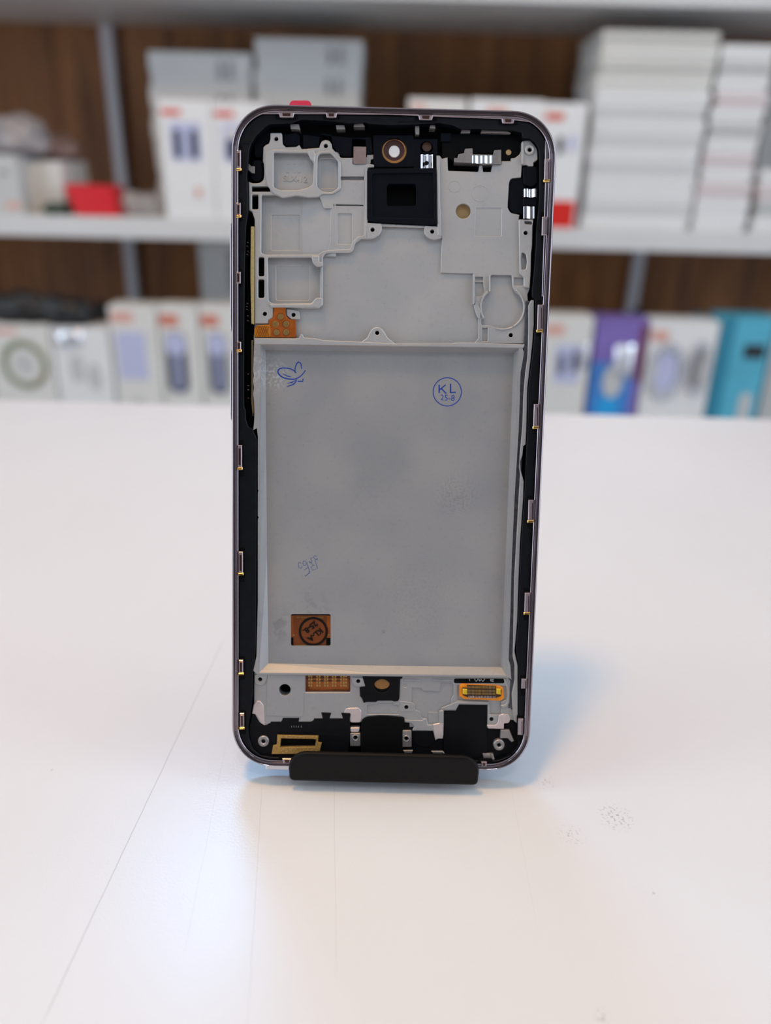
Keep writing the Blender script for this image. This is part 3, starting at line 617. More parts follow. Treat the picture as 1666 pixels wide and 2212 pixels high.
# ---- ribbon connector ------------------------------------------------------
bm = BM(); P(bm, rnd([(993, 1480), (999, 1477), (1074, 1480), (1087, 1485), (1089, 1508), (1082, 1514), (1001, 1510), (998, 1506), (993, 1505)], 1.5), 1.55, 2.4, (), .08)
con = link('ribbon_connector', bm, M['flexorange'], phone); con['label'] = 'orange ribbon connector with rows of fine pins'
bm = BM(); P(bm, rnd([(999, 1486), (1084, 1490), (1083, 1504), (1070, 1508), (1010, 1506), (1000, 1502)], 1.5), 1.2, 1.7, (), .08); P(bm, [(1009, 1480), (1072, 1482), (1072, 1508), (1009, 1506)], 1.3, 1.7, (), .05); body = link('connector_body', bm, M['conn'], con)
bm = BM()
for k in range(20):
    x = 1011.5 + k * 3.05
    for y, h in ((1484.5, 2.4), (1492, 2.2), (1498, 2.0)): P(bm, rect(x - .9, y + k * .045 - h, x + .9, y + k * .045 + h), 1.1, 1.4, (), 0)
link('pin_row', bm, M['brass'], con)
bm = BM()
for k in range(18): P(bm, rect(1012.6 + k * 3.3, 1503 + k * .05, 1014 + k * 3.3, 1508 + k * .05), 1.12, 1.4, (), 0)
link('pin_row', bm, M['silver'], con)
bm = BM()
for a, b in ((1000, 1010), (1073, 1083)): P(bm, rnd([(a, 1488), (b, 1489), (b - 1, 1494), (b, 1501), (a, 1500)], 1.5), 1.0, 1.5, (), .15)
link('end_latch', bm, M['brightbrass'], con)
bm = BM()
stroke(bm, [(1014, 1467), (1015, 1470.5)], .9, 1.85 + .1, .12, smooth=False)
for x in (1029, 1043): stroke(bm, [(x - 4, 1466.5), (x, 1472), (x + 4.5, 1466.5)], .9, 1.95, .12, smooth=False)
stroke(bm, [(1036, 1467.5), (1036.5, 1471.5)], .9, 1.95, .12, smooth=False); stroke(bm, [(1034.5, 1469), (1039, 1469.5)], .9, 1.95, .12, smooth=False)
text_into(bm, '29', .95, 1063, 1470, -1.4, 1.95, .12, mirror=True)
bmk = BM(); P(bmk, rect(979, 1464, 1092, 1479), 2.0, 2.5, (), 0)
blk = link('slot_liner', bmk, M['deep'], phone); link('slot_print', bm, M['printwhite'], blk)

# ---- left flex with brass dots ---------------------------------------------
bm = BM(); P(bm, rnd([(592, 663), (617, 664), (617, 681), (625, 690), (639, 691), (640, 729), (583, 729), (580, 705), (581, 691), (590, 685)], 3), 1.75, 2.4, (), .07)
fx = link('contact_flex', bm, M['flex'], phone); fx['label'] = 'amber flex with five brass contact dots'
for x, y in ((606, 684), (595, 700), (618, 700), (597, 718), (618, 718)):
    bm = BM(); P(bm, circ(x, y, 6.6, 20), 1.68, 2, (), .05); P(bm, [(x - .7, y - 5.5), (x + .7, y - 5.5), (x + .7, y + 5.5), (x - .7, y + 5.5)] if (x, y) == (606, 684) else [(x - 5.5, y - .7), (x + 5.5, y - .7), (x + 5.5, y + .7), (x - 5.5, y + .7)], 1.64, 1.8, (), 0)
    link('contact_dot', bm, M['brass'], fx)
bm = BM()
for x, y in ((606, 684), (618, 700), (597, 718), (618, 718)): P(bm, circ(x, y, 8.2, 22), 1.715, 2, [circ(x, y, 6.8, 22)], 0)
link('dot_ring', bm, M['flexbrown'], fx)
bm = BM(); P(bm, rnd([(549, 709), (556, 703), (581, 701), (584, 706), (584, 728), (550, 728)], 2), 1.6, 2.4, (), .1); tail = link('flex_tail', bm, M['flexgold'], fx)
bm = BM()
for k in range(-3, 9):
    a, b = (552 + k * 5, 727), (562 + k * 5, 704)
    for p, q in ((a, b), ((b[0], a[1]), (a[0], b[1]))):
        if min(p[0], q[0]) > 551 and max(p[0], q[0]) < 584: stroke(bm, [p, q], .9, 1.6, .03, smooth=False)
link('flex_trace', bm, M['flexbrown'], tail)

# ---- straw gasket strips along the left wall -------------------------------
bm = BM(); P(bm, rnd([(542, 489), (549, 489), (549, 600), (548.5, 700), (543, 699), (541, 600)], 1.5), 1.35, 4, (), .1); link('gasket_strip', bm, M['cable'], phone)
bm = BM(); P(bm, rnd([(543, 735), (548, 735), (547, 800), (549, 890), (546, 900), (543, 870)], 1), 1.4, 4, (), .1); link('gasket_strip', bm, M['cablebrown'], phone)
# glints on the side-key switches in the dark gutter
for x, y in ((535, 523), (534, 531), (535, 542), (534, 549), (534, 655), (533, 662), (535, 682), (535, 692), (536, 808), (536, 833), (536, 842), (536, 860), (533, 668)):
    bm = BM(); P(bm, rect(x - 1.6, y - .8, x + 1.6, y + .8), 2.2, 4.5, (), .1); link('switch_contact', bm, M['steel'], phone)

# ---- camera, sensors, springs along the top --------------------------------
bm = BM(); P(bm, rect(807, 292, 894, 361, 3), 2.3, 4.5, [circ(852, 325, 27.5, 32)], .1); cam = link('camera_housing', bm, M['bracket'], phone); cam['label'] = 'black housing around the front camera hole'
bm = BM(); P(bm, circ(852, 325, 28, 36, 29), 3.3, 4.5, [circ(851.5, 324, 23, 32)], .15); P(bm, rect(846, 350, 860, 355), 3.2, 4, (), .1); link('lens_ring', bm, M['lensring'], cam)
bm = BM(); P(bm, circ(851.5, 324, 23.5, 32), 3.6, 4.5, (), 0); link('lens_surround', bm, M['lensdark'], cam)
bm = BM(); P(bm, circ(852, 327, 12, 28, 13), 3.2, 4.0, (), .1); link('lens_opening', bm, M['hole_view_white'], cam)  # white disc stands in for the bright view through the hole
# square bracket below the camera
bm = BM()
P(bm, rnd([(793, 366), (943, 362), (944, 470), (946, 484), (930, 486), (800, 478), (793, 474)], 4), 1.35, 4.5, [rnd([(803, 375), (936, 373), (938, 472), (804, 469)], 6)], .15)
P(bm, rect(800, 370, 940, 478), 1.75, 4.5, [rect(835.5, 397, 899.5, 445, 7)], .1)
sqb = link('camera_bracket', bm, M['bracket'], phone); sqb['label'] = 'square black bracket with a dark window'
bm = BM(); P(bm, rect(800, 352, 938, 371), 2.6, 4.5, (), .1); P(bm, rect(893, 300, 945, 372), 2.4, 4.5, [circ(922, 318, 14, 22), rect(908, 330, 937, 368)], .1)
link('sensor_housing', bm, M['bracket'], phone)
bm = BM(); P(bm, circ(922.5, 317, 10.2, 24), 3.3, 4.5, (), 0); link('sensor_dot', bm, M['brown'], phone)
# silver spring pads: wavy bright metal
def spring(x0, y0, x1, y1, d, waves=2.5, amp=.28, name='ground_spring', horizontal=True, hole=None, m='silver'):
    bm = BM(); n = 24
    rows = []
    for yy in (y0, y1):
        rows.append([])
        for k in range(n + 1):
            s = k / n; x = x0 + (x1 - x0) * s
            u, v = L(x, yy, d); rows[-1].append((u, v, -d + amp * math.sin(2 * math.pi * waves * s)))
    top = [[bm.verts.new((u * MM, v * MM, z * MM)) for u, v, z in r] for r in rows]
    bot = [[bm.verts.new((u * MM, v * MM, (z - .35) * MM)) for u, v, z in r] for r in rows]
    for k in range(n):
        bm.faces.new((top[0][k], top[1][k], top[1][k + 1], top[0][k + 1])); bm.faces.new((bot[0][k], bot[0][k + 1], bot[1][k + 1], bot[1][k]))
        bm.faces.new((top[0][k], top[0][k + 1], bot[0][k + 1], bot[0][k])); bm.faces.new((top[1][k], bot[1][k], bot[1][k + 1], top[1][k + 1]))
    bm.faces.new((top[0][0], bot[0][0], bot[1][0], top[1][0])); bm.faces.new((top[0][-1], top[1][-1], bot[1][-1], bot[0][-1]))
    o = link(name, bm, M[m], phone)
    if hole:
        b2 = BM(); P(b2, circ(hole[0], hole[1], 4.6, 16), d - .3, d + .2, (), .05); link('spring_hole', b2, M['deep'], o)
    return o
spring(909, 334, 935, 366, 2.0, 2.2, .22, hole=(922, 352)); spring(764, 317, 791, 354, 1.7, .8, .06, m='foil')
spring(1132, 408, 1158, 426, 1.5, 1.3, .25); spring(1131, 446, 1155, 472, 1.5, 1.1, .2)
spring(1020, 336, 1064, 353, 1.5, 2.2, .2)
# spring carrier plate right of the camera
bm = BM(); P(bm, rnd([(982, 341), (989, 341), (990, 333), (1003, 330), (1005, 321), (1021, 320), (1022, 333), (1066, 334), (1068, 324), (1083, 323), (1083, 354), (1044, 355), (1032, 352), (982, 350)], 1), 1.7, 4.4, (), .1); link('spring_plate', bm, M['steel'], phone)
# black modules on the right with tan dot
bm = BM()
P(bm, rnd([(955, 300), (975, 288), (1125, 292), (1126, 330), (1112, 340), (1104, 347), (1083, 347), (1083, 322), (1068, 323), (1066, 333), (1022, 333), (1020, 319), (1004, 320), (1002, 328), (988, 332), (981, 350), (968, 341), (955, 342)], 2), 2.9, 4.5, (), .12)
ear = link('earpiece_module', bm, M['deep'], phone)
bm = BM(); P(bm, circ(1099, 329, 6, 18), 2.75, 3.2, (), .03); link('paper_disc', bm, M['tan'], ear)
bm = BM(); stroke(bm, [(982, 293), (1000, 291), (1060, 293), (1105, 296)], 1, 2.9, .1); P(bm, rect(953, 287, 975, 305, 1), 2.4, 3.2, (), .1); link('earpiece_edge', bm, M['bracket'], ear)
bm = BM()
P(bm, rnd([(1104, 386), (1128, 384), (1129, 358), (1140, 357), (1144, 360), (1163, 360), (1166, 420), (1160, 460), (1150, 472), (1124, 462), (1110, 462), (1101, 450), (1099, 398)], 4), 2.6, 4.5, (), .15); P(bm, rnd([(1130, 360), (1160, 360), (1162, 395), (1150, 404), (1132, 398)], 4), 1.9, 4, (), .2)
P(bm, rect(1130, 427, 1160, 444, 2), 1.7, 4, (), .15)
link('side_module', bm, M['bracket'], phone)
# dark pit modules at the upper left
bm = BM(); P(bm, rnd([(547, 345), (566, 345), (568, 384), (560, 392), (547, 391), (540, 380)], 5), 2.6, 4.5, (), .2); link('inner_rib', bm, M['bracket'], phone)
bm = BM(); P(bm, rnd([(560, 290), (578, 276), (584, 286), (582, 308), (570, 312), (566, 340), (550, 340), (548, 315)], 4), 3.1, 4.5, (), .2); link('inner_rib', bm, M['bracket'], phone)
bm = BM(); P(bm, rnd([(614, 290), (640, 286), (648, 290), (648, 312), (640, 316), (618, 316), (611, 308)], 4), 2.8, 4.5, (), .2); link('inner_rib', bm, M['bracket'], phone)
bm = BM(); P(bm, rnd([(655, 290), (690, 294), (690, 318), (655, 320)], 2), 2.5, 4.5, (), .15); link('inner_rib', bm, M['bracket'], phone)
bm = BM(); P(bm, rnd([(694, 290), (716, 292), (720, 318), (738, 338), (760, 338), (760, 300), (800, 298), (804, 330), (793, 332), (791, 300)], 2), 2.6, 4.5, (), .15); link('inner_rib', bm, M['bracket'], phone)
# grey steel tabs in the dark band
bm0 = [[(627, 268), (646, 268), (649, 281), (644, 279), (628, 278)], [(726, 270), (744, 270), (746, 279), (727, 279)], [(766, 266), (784, 266), (788, 273), (764, 273)], [(897, 272), (906, 272), (906, 290), (898, 290)], [(930, 270), (940, 270), (941, 277), (928, 276)], [(998, 280), (1016, 280), (1016, 286), (996, 286)], [(1041, 281), (1097, 283), (1104, 287), (1103, 288), (1039, 286)], [(537, 353), (543, 359), (550, 359), (550, 374), (543, 373), (535, 366)]]
for p in bm0:
    bm = BM(); P(bm, p, 1.9, 4.5, (), .08); link('steel_tab', bm, M['steel'], phone)

# ---- black modules along the bottom ----------------------------------------
bm = BM()
P(bm, rnd([(545, 1541), (552, 1542), (554, 1556), (566, 1567), (584, 1566), (585, 1559), (608, 1559), (611, 1551), (647, 1551), (645, 1559), (676, 1559), (679, 1552), (697, 1552), (694, 1539), (716, 1540), (712, 1552), (741, 1552), (737, 1540), (758, 1541), (756, 1552), (757, 1590), (750, 1640), (560, 1640), (540, 1610), (538, 1570)], 1.2), 1.7, 4.5, [rect(604, 1592, 686, 1622)], .12)
for a in (((602, 1582), (687, 1583)), ((690, 1588), (735, 1588)), ((690, 1593), (730, 1594)), ((563, 1627), (590, 1627))): stroke(bm, list(a), .9, 1.7, .1, smooth=False)
spk = link('speaker_cover', bm, M['pad'], phone); spk['label'] = 'black cover over the speaker area'
bm = BM()
for x in (630, 635, 640, 645, 651): P(bm, rect(x - .5, 1568, x + .6, 1571.5), 1.65, 1.9, (), 0)
link('cover_print', bm, M['steel'], spk)
bm = BM()
P(bm, rnd([(784, 1554), (793, 1549), (819, 1546.5), (840, 1547), (872, 1550), (874, 1562), (870, 1580), (870, 1640), (780, 1640), (780, 1570)], 3), 1.35, 4.5, (), .2)
link('charging_port_cover', bm, M['deep'], phone)
bm = BM()
P(bm, rnd([(866, 1562), (890, 1562), (896, 1570), (893, 1578), (936, 1579), (940, 1600), (958, 1597), (958, 1640), (866, 1640)], 3), 2.2, 4.5, [rect(869, 1578, 888, 1604, 2)], .15); P(bm, circ(917, 1596, 24, 28, 18), 2.05, 4, (), .1)
P(bm, rnd([(959, 1535), (985, 1535), (992, 1522), (1053, 1523), (1053, 1640), (959, 1640)], 2), 1.9, 4.5, (), .15)
P(bm, rnd([(1050, 1574), (1089, 1575), (1090, 1564), (1102, 1562), (1104, 1555), (1120, 1566), (1124, 1590), (1118, 1615), (1100, 1634), (1050, 1642)], 3), 2.3, 4.5, (), .15)
link('microphone_cover', bm, M['pad'], phone)
# screw bosses with washers
for x, y in ((569, 1602), (1078.5, 1610)):
    bm = BM(); P(bm, circ(x, y, 12, 28), 1.1, 3, [circ(x, y, 4.6, 18)], .2); P(bm, circ(x, y, 7, 20), 1.3, 3, [circ(x, y, 4.2, 18)], .1)
    link('screw_boss', bm, M['steel'], phone)
for x, y, x0, y0, x1, y1 in ((768, 1594, 757, 1584, 779, 1612), (878, 1596, 869, 1578, 889, 1614)):
    bm = BM(); P(bm, rect(x0, y0, x1, y1, 2), 1.6, 3, [circ(x, y, 4.6, 16)], .1); P(bm, circ(x, y, 7, 20), 1.5, 3, [circ(x, y, 4.7, 16)], .1)
    link('screw_boss', bm, M['steel'], phone)
# gold conductive mesh gasket
bm = BM()
P(bm, [(599, 1588), (688, 1590), (687, 1604), (695, 1605), (691, 1624), (680, 1629), (587, 1629), (590, 1611), (598, 1609)], 1.25, 3, [[(607, 1595), (683, 1597), (681, 1614), (605, 1615)]], .08)
g = link('mesh_gasket', bm, M['mesh'], phone); g['label'] = 'gold conductive mesh gasket'
bm = BM(); stroke(bm, [(616, 1606), (640, 1606), (676, 1607)], .9, 2.4, .1, smooth=False); P(bm, rect(603, 1592, 686, 1618), 2.4, 3, (), 0); link('gasket_well', bm, M['deep'], g)
# steel leaves bottom right
for p, d in (([(1082, 1577), (1101, 1577), (1111, 1601), (1105, 1603), (1097, 1595), (1081, 1595)], 1.5), ([(1043, 1628), (1060, 1628), (1063, 1640), (1046, 1644)], 1.6), ([(1060, 1628), (1066, 1629), (1069, 1640), (1063, 1646)], 1.4), ([(932, 1623), (957, 1623), (961, 1628), (936, 1628)], 1.7), ([(871, 1621), (892, 1621), (890, 1627), (874, 1627)], 1.7)):
    bm = BM(); P(bm, p, d, 3, (), .1); link('steel_tab', bm, M['steel'], phone)
# bluish bare aluminium along the bottom edge left of the stand
bm = BM(); P(bm, [(575, 1651), (625, 1653), (625, 1664), (574, 1662)], .1, 3.0, (), .15); o = link('antenna_break', bm, M['silver'], phone); o['label'] = 'bright bare antenna break in the bottom rim'

# =================================================================== STAND
stand = empty('phone_stand', (0, 0, 0)); tag(stand, 'small black plastic phone stand holding the open phone frame', 'phone stand')
def extr(bm, prof, x0, x1, rot=0.0):
    """profile in (y,z) mm extruded along x"""
    a = [bm.verts.new((x0 * MM, y * MM, z * MM)) for y, z in prof]; b = [bm.verts.new((x1 * MM, y * MM, z * MM)) for y, z in prof]
    n = len(prof)
    for i in range(n):
        j = (i + 1) % n; bm.faces.new((a[i], a[j], b[j], b[i]))
    bm.faces.new(a[::-1]); bm.faces.new(b)
    bmesh.ops.recalc_face_normals(bm, faces=bm.faces[:])
dv = Vector((0, PV.y, PV.z)); dn = Vector((0, -PW.y, -PW.z))
def pl(v, w_): q = Vector((0, 0, 6)) + dv * v + dn * w_; return (q.y, q.z)
# lip: slab in the phone's own plane, rounded upper corners
YL = -1.9
cl, cr = on_y(624, 1665, YL).x, on_y(1035.5, 1668, YL).x
ztop = on_y(830, 1633, YL).z; zbot = on_y(830, 1693, YL).z
bm = BM()
w = cr - cl; hgt = ztop - zbot
out = []
for cx, cy, a0, rr_ in ((cr - 4.8, ztop - 4.8, 0, 4.8), (cl + 4.8, ztop - 4.8, 90, 4.8), (cl + 1.3, zbot + 1.3, 180, 1.3), (cr - 1.3, zbot + 1.3, 270, 1.3)):
    for k in range(9):
        a = R(a0 + 90 * k / 8); out.append((cx + rr_ * math.cos(a), cy + rr_ * math.sin(a)))
rings = []
for ins, yy in ((.9, YL), (.45, YL + .05), (.15, YL + .25), (0, YL + .7), (0, YL + 1.1), (.2, YL + 1.4), (.6, YL + 1.5)):
    rings.append([bm.verts.new((x * MM, yy * MM, z * MM)) for x, z in offs(out, ins)])
for a, b in zip(rings, rings[1:]):
    for i in range(len(a)):
        j = (i + 1) % len(a); bm.faces.new((a[i], a[j], b[j], b[i]))
bm.faces.new(rings[0][::-1]); bm.faces.new(rings[-1])
bmesh.ops.recalc_face_normals(bm, faces=bm.faces[:])
# tilt the lip back a little with the phone
lip = link('lip', bm, M['stand'], stand)
bm = BM(); extr(bm, [pl(-.5, -1.3), pl(-.5, 8.6), pl(-.5, 11.6), (16, 0), (11, 0), pl(-2.1, 8.6), pl(-2.4, -1.0)], cl + .7, cr - .7); link('ledge', bm, M['stand'], stand)
bm = BM(); extr(bm, [pl(-2.5, 8.6), pl(62, 8.6), pl(64, 9.4), pl(64, 11), pl(62, 11.6), pl(-2.5, 11.6)], cl + 3, cr - 3); link('back_rest', bm, M['stand'], stand)
bm = BM(); extr(bm, [(3.2, 0), (3.2, 1.4), (5, 2.0), (70, 2.2), (72, 1.2), (72, 0)], cl + 2, cr - 2); link('base', bm, M['stand'], stand)
bm = BM(); extr(bm, [(62, 1.0), (66, 1.0), (pl(40, 11.6)[0] + 2, pl(40, 11.6)[1]), (pl(44, 11.6)[0], pl(44, 11.6)[1])], -9, 9); link('strut', bm, M['stand'], stand)
# =================================================================== TABLE
def table_mat():
    m, nt, b = nodes_mat('white_laminate')
    b.inputs['Roughness'].default_value = 0.28
    tc = N(nt, 'ShaderNodeTexCoord')
    sep = tc.outputs['Object']
    n1 = N(nt, 'ShaderNodeTexNoise', i_Scale=9.0, i_Detail=4.0); nt.links.new(sep, n1.inputs['Vector'])
    base = N(nt, 'ShaderNodeMix', data_type='RGBA'); base.inputs['A'].default_value = (.70, .69, .69, 1); base.inputs['B'].default_value = (.76, .75, .75, 1)
    nt.links.new(n1.outputs['Fac'], base.inputs['Factor'])
    cur = base.outputs['Result']
    def darken(fac_socket, col):
        nonlocal cur
        mx = N(nt, 'ShaderNodeMix', data_type='RGBA'); mx.inputs['B'].default_value = col
        nt.links.new(fac_socket, mx.inputs['Factor']); nt.links.new(cur, mx.inputs['A']); cur = mx.outputs['Result']
    wob = N(nt, 'ShaderNodeTexNoise', i_Scale=60.0, i_Detail=3.0); nt.links.new(sep, wob.inputs['Vector'])
    def line(p, q, w, strength, breakup=0.0):
        a = on_z(*p) * MM; c = on_z(*q) * MM; t = (c - a); ln = t.length; t.normalize(); nn = Vector((-t.y, t.x, 0))
        d = N(nt, 'ShaderNodeVectorMath', operation='DOT_PRODUCT'); d.inputs[1].default_value = nn; nt.links.new(sep, d.inputs[0])
        s = N(nt, 'ShaderNodeMath', operation='SUBTRACT'); nt.links.new(d.outputs['Value'], s.inputs[0]); s.inputs[1].default_value = a.dot(nn)
        s2 = N(nt, 'ShaderNodeMath', operation='MULTIPLY_ADD'); nt.links.new(wob.outputs['Fac'], s2.inputs[0]); s2.inputs[1].default_value = 0.0006; nt.links.new(s.outputs[0], s2.inputs[2])
        s3 = N(nt, 'ShaderNodeMath', operation='SUBTRACT'); nt.links.new(s2.outputs[0], s3.inputs[0]); s3.inputs[1].default_value = 0.0003
        ab = N(nt, 'ShaderNodeMath', operation='ABSOLUTE'); nt.links.new(s3.outputs[0], ab.inputs[0])
        mr = N(nt, 'ShaderNodeMapRange'); mr.inputs['From Min'].default_value = 0; mr.inputs['From Max'].default_value = w * MM; mr.inputs['To Min'].default_value = strength; mr.inputs['To Max'].default_value = 0
        nt.links.new(ab.outputs[0], mr.inputs['Value'])
        e = N(nt, 'ShaderNodeVectorMath', operation='DOT_PRODUCT'); e.inputs[1].default_value = t; nt.links.new(sep, e.inputs[0])
        m2 = N(nt, 'ShaderNodeMapRange'); m2.inputs['From Min'].default_value = a.dot(t) - .004; m2.inputs['From Max'].default_value = a.dot(t) + .004; nt.links.new(e.outputs['Value'], m2.inputs['Value'])
        m3 = N(nt, 'ShaderNodeMapRange'); m3.inputs['From Min'].default_value = c.dot(t) + .004; m3.inputs['From Max'].default_value = c.dot(t) - .004; nt.links.new(e.outputs['Value'], m3.inputs['Value'])
        x = N(nt, 'ShaderNodeMath', operation='MULTIPLY'); nt.links.new(mr.outputs['Result'], x.inputs[0]); nt.links.new(m2.outputs['Result'], x.inputs[1])
        y = N(nt, 'ShaderNodeMath', operation='MULTIPLY'); nt.links.new(x.outputs[0], y.inputs[0]); nt.links.new(m3.outputs['Result'], y.inputs[1])
        darken(y.outputs[0], (.22, .19, .17, 1))
    line((482, 1385), (90, 2212), .16, .55)
    line((490, 1600), (400, 2050), .14, .14)
    line((566, 1700), (535, 2212), .13, .24)
    line((722, 1690), (726, 2100), .13, .2)
    line((1100, 1680), (1160, 2000), .12, .10)
    # scattered dirt specks and a scuffed patch
    v = N(nt, 'ShaderNodeTexVoronoi', i_Scale=70.0); nt.links.new(sep, v.inputs['Vector'])
    n4 = N(nt, 'ShaderNodeTexNoise', i_Scale=45.0, i_Detail=2.0); nt.links.new(sep, n4.inputs['Vector'])
    mr = N(nt, 'ShaderNodeMapRange'); mr.inputs['From Min'].default_value = .016; mr.inputs['From Max'].default_value = .03; mr.inputs['To Min'].default_value = .7; mr.inputs['To Max'].default_value = 0; nt.links.new(v.outputs['Distance'], mr.inputs['Value'])
    mg = N(nt, 'ShaderNodeMapRange'); mg.inputs['From Min'].default_value = .5; mg.inputs['From Max'].default_value = .6; nt.links.new(n4.outputs['Fac'], mg.inputs['Value'])
    mm = N(nt, 'ShaderNodeMath', operation='MULTIPLY'); nt.links.new(mr.outputs['Result'], mm.inputs[0]); nt.links.new(mg.outputs['Result'], mm.inputs[1])
    darken(mm.outputs[0], (.2, .17, .15, 1))
    for (px_, py_, rad, st) in ((1330, 1765, 5.5, .75), (1235, 1805, 4.0, .5), (1180, 1690, 3.5, .35), (1300, 2195, 2.0, .6)):
        c = on_z(px_, py_) * MM
        ds = N(nt, 'ShaderNodeVectorMath', operation='DISTANCE'); ds.inputs[1].default_value = c; nt.links.new(sep, ds.inputs[0])
        m5 = N(nt, 'ShaderNodeMapRange'); m5.inputs['From Min'].default_value = 0; m5.inputs['From Max'].default_value = rad * MM; m5.inputs['To Min'].default_value = st; m5.inputs['To Max'].default_value = 0; nt.links.new(ds.outputs['Value'], m5.inputs['Value'])
        n6 = N(nt, 'ShaderNodeTexNoise', i_Scale=1300.0, i_Detail=3.0); nt.links.new(sep, n6.inputs['Vector'])
        m7 = N(nt, 'ShaderNodeMapRange'); m7.inputs['From Min'].default_value = .54; m7.inputs['From Max'].default_value = .64; nt.links.new(n6.outputs['Fac'], m7.inputs['Value'])
        m8 = N(nt, 'ShaderNodeMath', operation='MULTIPLY'); nt.links.new(m5.outputs['Result'], m8.inputs[0]); nt.links.new(m7.outputs['Result'], m8.inputs[1])
        darken(m8.outputs[0], (.2, .19, .19, 1))
    nt.links.new(cur, b.inputs['Base Color'])
    nb = N(nt, 'ShaderNodeTexNoise', i_Scale=1700.0, i_Detail=2.0); nt.links.new(sep, nb.inputs['Vector'])
    bp = N(nt, 'ShaderNodeBump', i_Strength=.4, i_Distance=.00006); nt.links.new(nb.outputs['Fac'], bp.inputs['Height']); nt.links.new(bp.outputs['Normal'], b.inputs['Normal'])
    return m
M['table'] = table_mat()
M['edge'] = mat('white_edge_band', (.68, .68, .69, 1), .4)
def boxm(bm, x0, x1, y0, y1, z0, z1, bev=0.0, mi=0):
    vs = [bm.verts.new((x * MM, y * MM, z * MM)) for x in (x0, x1) for y in (y0, y1) for z in (z0, z1)]
    fs = [bm.faces.new([vs[i] for i in q]) for q in ((0, 1, 3, 2), (4, 6, 7, 5), (0, 4, 5, 1), (2, 3, 7, 6), (0, 2, 6, 4), (1, 5, 7, 3))]
    for f in fs: f.material_index = mi
    bmesh.ops.recalc_face_normals(bm, faces=fs)
    if bev:
        es = list({e for f in fs for e in f.edges})
        bmesh.ops.bevel(bm, geom=es, offset=bev * MM, segments=2, profile=.5, affect='EDGES')
table = empty('counter_table', (0, 0, -.75)); tag(table, 'white laminate counter table with scratches in the foreground', 'table')
TO = Vector((0, 0, .75))
def shift(o, v=TO): o.location = v; return o
bm = BM(); boxm(bm, -850, 850, -560, 336, -28, 0, 1.2); shift(link('table_top', bm, M['table'], table))
for x in (-800, 760):
    for y in (-520, 260):
        bm = BM(); boxm(bm, x, x + 45, y, y + 45, -748, -28, 2); shift(link('leg', bm, M['edge'], table))
bm = BM(); boxm(bm, -800, 800, 280, 296, -120, -28, 1); shift(link('apron', bm, M['edge'], table))

# =================================================================== ROOM SHELL
def wood_mat():
    m, nt, b = nodes_mat('brown_board_wall')
    tc = N(nt, 'ShaderNodeTexCoord')
    mp = N(nt, 'ShaderNodeMapping'); mp.inputs['Scale'].default_value = (9, 9, 1.0); nt.links.new(tc.outputs['Object'], mp.inputs['Vector'])
    n = N(nt, 'ShaderNodeTexNoise', i_Scale=3.0, i_Detail=8.0, i_Roughness=.62); nt.links.new(mp.outputs['Vector'], n.inputs['Vector'])
    w = N(nt, 'ShaderNodeTexNoise', i_Scale=6.0, i_Detail=3.0); nt.links.new(tc.outputs['Object'], w.inputs['Vector'])
    r = N(nt, 'ShaderNodeValToRGB'); r.color_ramp.elements[0].position = .32; r.color_ramp.elements[0].color = srgb(116, 72, 38); r.color_ramp.elements[1].position = .7; r.color_ramp.elements[1].color = srgb(192, 128, 70)
    nt.links.new(n.outputs['Fac'], r.inputs['Fac'])
    mx = N(nt, 'ShaderNodeMix', data_type='RGBA', blend_type='MULTIPLY'); mx.inputs['Factor'].default_value = .5
    nt.links.new(r.outputs['Color'], mx.inputs['A']); nt.links.new(w.outputs['Fac'], mx.inputs['B'])
    nt.links.new(mx.outputs['Result'], b.inputs['Base Color']); b.inputs['Roughness'].default_value = .55
    return m
M['wood'] = wood_mat()
M['floor'] = mat('grey_floor_tile', (.28, .27, .26, 1), .4, 0, .1, 4)
M['ceil'] = mat('white_ceiling', (.75, .75, .74, 1), .8, 0, .03, 3)
def struct(name, *b, m):
    bm = BM(); boxm(bm, *b); return tag(link(name, bm, m), kind='structure')
bm = BM()
for k in range(42): boxm(bm, -2520 + k * 120, -2520 + k * 120 + 118.6, 1412, 1432, -750, 1700, .8)
boxm(bm, -2520, 2520, 1424, 1440, -750, 1700)
tag(link('wall_back', bm, M['wood']), kind='structure')
struct('floor', -2500, 2500, -3000, 1440, -770, -750, m=M['floor'])
struct('ceiling', -2500, 2500, -3000, 1440, 1700, 1720, m=M['ceil'])

M['blockerwall'] = mat('dark_blocker_wall', (.10, .085, .075, 1), .7, 0, .1, 3)
struct('blocker_wall_left', -1220, -1170, 850, 1411, -750, 1700, m=M['wood'])  # added out of view to keep side light off the shelving
struct('blocker_wall_right', 1170, 1220, 850, 1411, -750, 1700, m=M['wood'])  # right-hand twin, likewise an unseen added light blocker
struct('blocker_wall_front', -2500, 2500, -2320, -2300, -750, 1700, m=M['blockerwall'])  # unseen, added behind the camera to cut frontal light on the phone

# =================================================================== SHELVING
M['shelf'] = mat('white_shelf_board', (.66, .66, .655, 1), .45, 0, .03, 6)
M['post'] = mat('grey_painted_upright', (.66, .67, .72, 1), .4, .1)
unit = empty('shelving_unit', (0, 1.24, -.75)); tag(unit, 'white shelving unit with long boards against the brown board wall', 'shelving')
UO = Vector((0, -1.24, .75))
SHZ = (-255, 59, 373)
for z in SHZ:
    bm = BM(); boxm(bm, -1150, 1150, 1090, 1392, z - 30, z, 1.5); shift(link('shelf_board', bm, M['shelf'], unit), UO)
for x in (-497, 466):
    bm = BM(); boxm(bm, x - 10, x + 10, 1393, 1411, -748, 900, 1.5); shift(link('upright', bm, M['post'], unit), UO)
